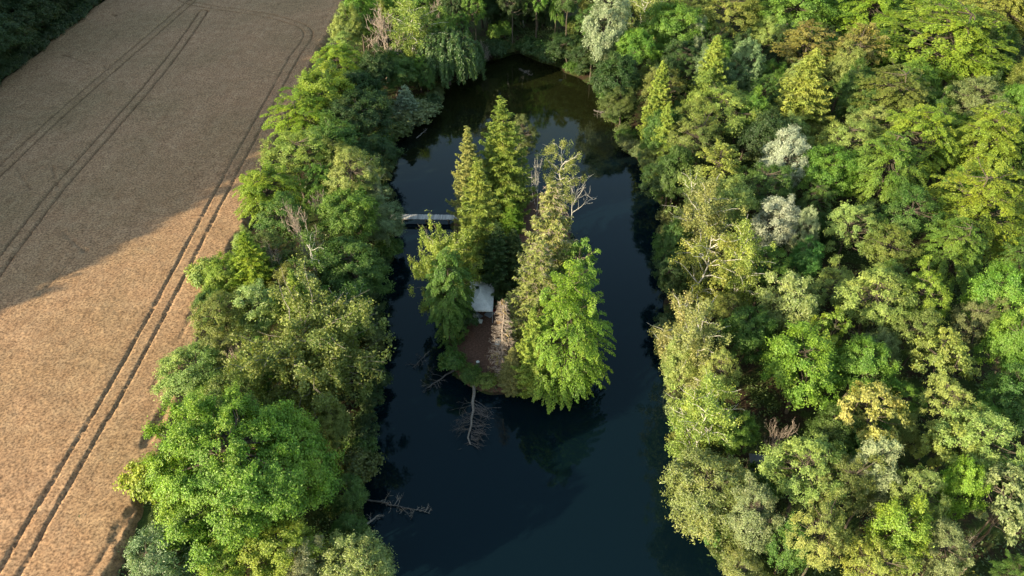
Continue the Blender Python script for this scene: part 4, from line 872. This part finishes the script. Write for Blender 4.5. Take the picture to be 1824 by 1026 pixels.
for i in range(38):
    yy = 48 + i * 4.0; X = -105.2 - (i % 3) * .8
    plant(["hornbeam", "ash", "hornbeam"][i % 3], X, yy, 3.8, [13, 11, 10][i % 3], (.036, .070, .022), "dark edge tree in full shade along the field's sunward side", group="shaded edge trees beyond the wheat", z=.9)  # dark leaf tone adds painted shade to the cast one

# ------------------------------------------------------------------ smaller trees and bushes filling the wood between the named ones
LAND = [(t[0], t[1], t[3]) for t in TREES if t[3] and t[0] > -60]
used = {t[4]["label"] for t in TREES}
def auto_label(adj, noun, x, y):
    near = sorted(LAND, key=lambda l: math.hypot(l[0] - x, l[1] - y))[:14]
    for lx, ly, s in near:
        dx, dy = x - lx, y - ly
        if abs(dy) > abs(dx): rel = "right behind the" if dy > 0 else "right in front of the"
        elif lx < -14: rel = "on the wheat side of the" if dx < 0 else "on the pond side of the"
        else: rel = "on the pond side of the" if dx < 0 else "on the inland side of the"
        for a in adj:
            lab = f"{a} {noun} {rel} {s}"
            if len(lab.split()) <= 16 and (rel, s) not in used: used.add((rel, s)); return lab
    for i, a_ in enumerate(near):
        for b_ in near[i + 1:]:
            lab = f"{adj[0]} {noun} between the {a_[2]} and the {b_[2]}"
            if len(lab.split()) <= 16 and (a_[2], b_[2]) not in used: used.add((a_[2], b_[2])); return lab
    return f"{adj[0]} {noun} hidden in deep shade between taller trees"
NAMES = dict(green="green", dark="dark green", pale="pale green", dolive="dull olive", olive="olive", bright="fresh green", grey="grey-green")
def free(x, y, r):
    for tx, ty, tr, _, _, _ in TREES:
        d = math.hypot(tx - x, ty - y)
        if d < (tr + r) * .72: return False
    return True
OPEN = [at(677, 112), at(729, 205)]; SHED = at(1352, 834, 2.4); GAP = at(1340, 805, 0); CLR = [at(1668, 600, 1), at(1700, 615, 1), at(1640, 770, 1)]
r7 = random.Random(21); n_fill = 0
for tries in range(9000):
    x, y = r7.uniform(-42, 150), r7.uniform(30, 218)
    if wetness(x, y)[0] > -1.2 or signed(np.array([x]), np.array([y]), ISLE)[0] > -2: continue
    r = r7.uniform(2.9, 4.4) if tries < 4500 else r7.uniform(1.7, 2.6)
    if x < -40 + r * .4: continue
    hh = 3.0 * r + r7.uniform(.5, 2.5)
    if y > 155: hh += 6
    px, py, d = proj(x, y, hh)
    if not (-40 < px < 1870 and -60 < py < 1110): continue
    if math.hypot(x - SHED.x, y - SHED.y) < 3.4 or math.hypot(x - GAP.x, y - GAP.y) < 2.6 or (abs(x - SHED.x) < 2.2 and -6 < y - SHED.y < 0 and hh > 3.5): continue
    if any(math.hypot(x - q.x, y - q.y) < 3 for q in CLR): continue
    if any(abs(x - q.x) < 4 and -9 < y - q.y < 4 for q in OPEN): continue
    if x < 0 and over_wheat(x, y, hh, r): continue
    if not free(x, y, r * (.72 if x < -12 else 1.0)): continue
    col = r7.choice(["green", "green", "dark", "bright", "olive", "bright", "pale"]); key = r7.choice(["broad", "broad", "ash", "beech", "ash"]) if r > 2.2 else r7.choice(["shrub", "broad"])
    if key == "shrub": hh = min(hh, 4.0)
    size = "small" if r < 2.4 else "low" if hh < 8.5 else "medium"
    noun = {"shrub": "bush", "beech": "layered tree", "ash": "feathery tree", "broad": "rounded tree"}[key]
    plant(key, x, y, r, hh, col, auto_label([f"{size} {NAMES[col]}"], noun, x, y), group="smaller trees filling the woods", z=gz(x, y) - .1); n_fill += 1
print("fillers", n_fill, "trees", len(TREES))

r8 = random.Random(5); Pp = [(p.x, p.y) for p in POND]; acc = 0.0; n_sh = 0
for (ax, ay), (bx, by) in zip(Pp, Pp[1:] + Pp[:1]):
    Ls = math.hypot(bx - ax, by - ay); d_ = 0.0
    while d_ < Ls:
        d_ += r8.uniform(1.9, 3.0); u = min(1, d_ / Ls); x, y = to_land(ax + (bx - ax) * u, ay + (by - ay) * u, .35)
        r = r8.uniform(1.2, 2.1); px, py, dd = proj(x, y, 1.0)
        if not (560 < px < 1400 and 60 < py < 1045) or any(math.hypot(x - t[0], y - t[1]) < .9 + .25 * t[2] for t in TREES): continue
        if math.hypot(x - A.x, y - A.y) < 3.0 or math.hypot(x - B.x, y - B.y) < 3.0: continue
        col = r8.choice(["green", "dark", "dolive", "green", "grey"]); noun = r8.choice(["shore bush", "waterside bush", "overhanging bush"])
        plant("shrub", x, y, r, r * 1.5, col, auto_label([f"low {NAMES[col]}"], noun, x, y), group="bushes along the shore", z=gz(x, y) - .1); n_sh += 1
print("shore bushes", n_sh)

# ------------------------------------------------------------------ bushes along the shore and ground cover
m_uc = leaf_material("undergrowth_leaves", .25, .04, .7)
rng = np.random.default_rng(33); lv = Leaves(); cnt = 0
N0 = 42000; X = rng.uniform(-43, 120, N0); Y = rng.uniform(28, 215, N0); W = wetness(X, Y); onis = signed(X, Y, ISLE) > -1
dens = vnoise(X, Y, 4.0, 40); keep = (W < -.1) & ((dens > .42) | (W > -1.2)) & (~onis | (W > -1.0) & (rng.random(N0) < .6)) & ~((np.hypot(X - GAP.x, Y - GAP.y) < 3.2) | (np.hypot(X - SHED.x, Y - SHED.y) < 2.2))
pp = np.array([proj(a, b, 0)[:2] for a, b in zip(X, Y)]); keep &= (pp[:, 0] > -60) & (pp[:, 0] < 1890) & (pp[:, 1] > -60) & (pp[:, 1] < 1090)
X, Y = X[keep], Y[keep]; Zg = ground_z(X, Y)
for x, y, z in zip(X, Y, Zg):
    n = 8; off = rng.normal(size=(n, 3)) * np.array([.42, .42, .22]); off[:, 2] = np.abs(off[:, 2]) + .05
    lv.add(np.array([x, y, z]) + off, off * .6 + np.array([0, 0, .6]) + rng.normal(size=(n, 3)) * .4, .30 * rng.uniform(.6, 1.3, n), .6, cv=rng.random(), rng=rng)
o = link(bpy.data.objects.new("undergrowth", lv.mesh("undergrowth", m_uc, rng))); o.color = (.075, .125, .030, 1)
tag(o, "low leafy undergrowth covering the woodland floor and the shores", "undergrowth", kind="stuff")
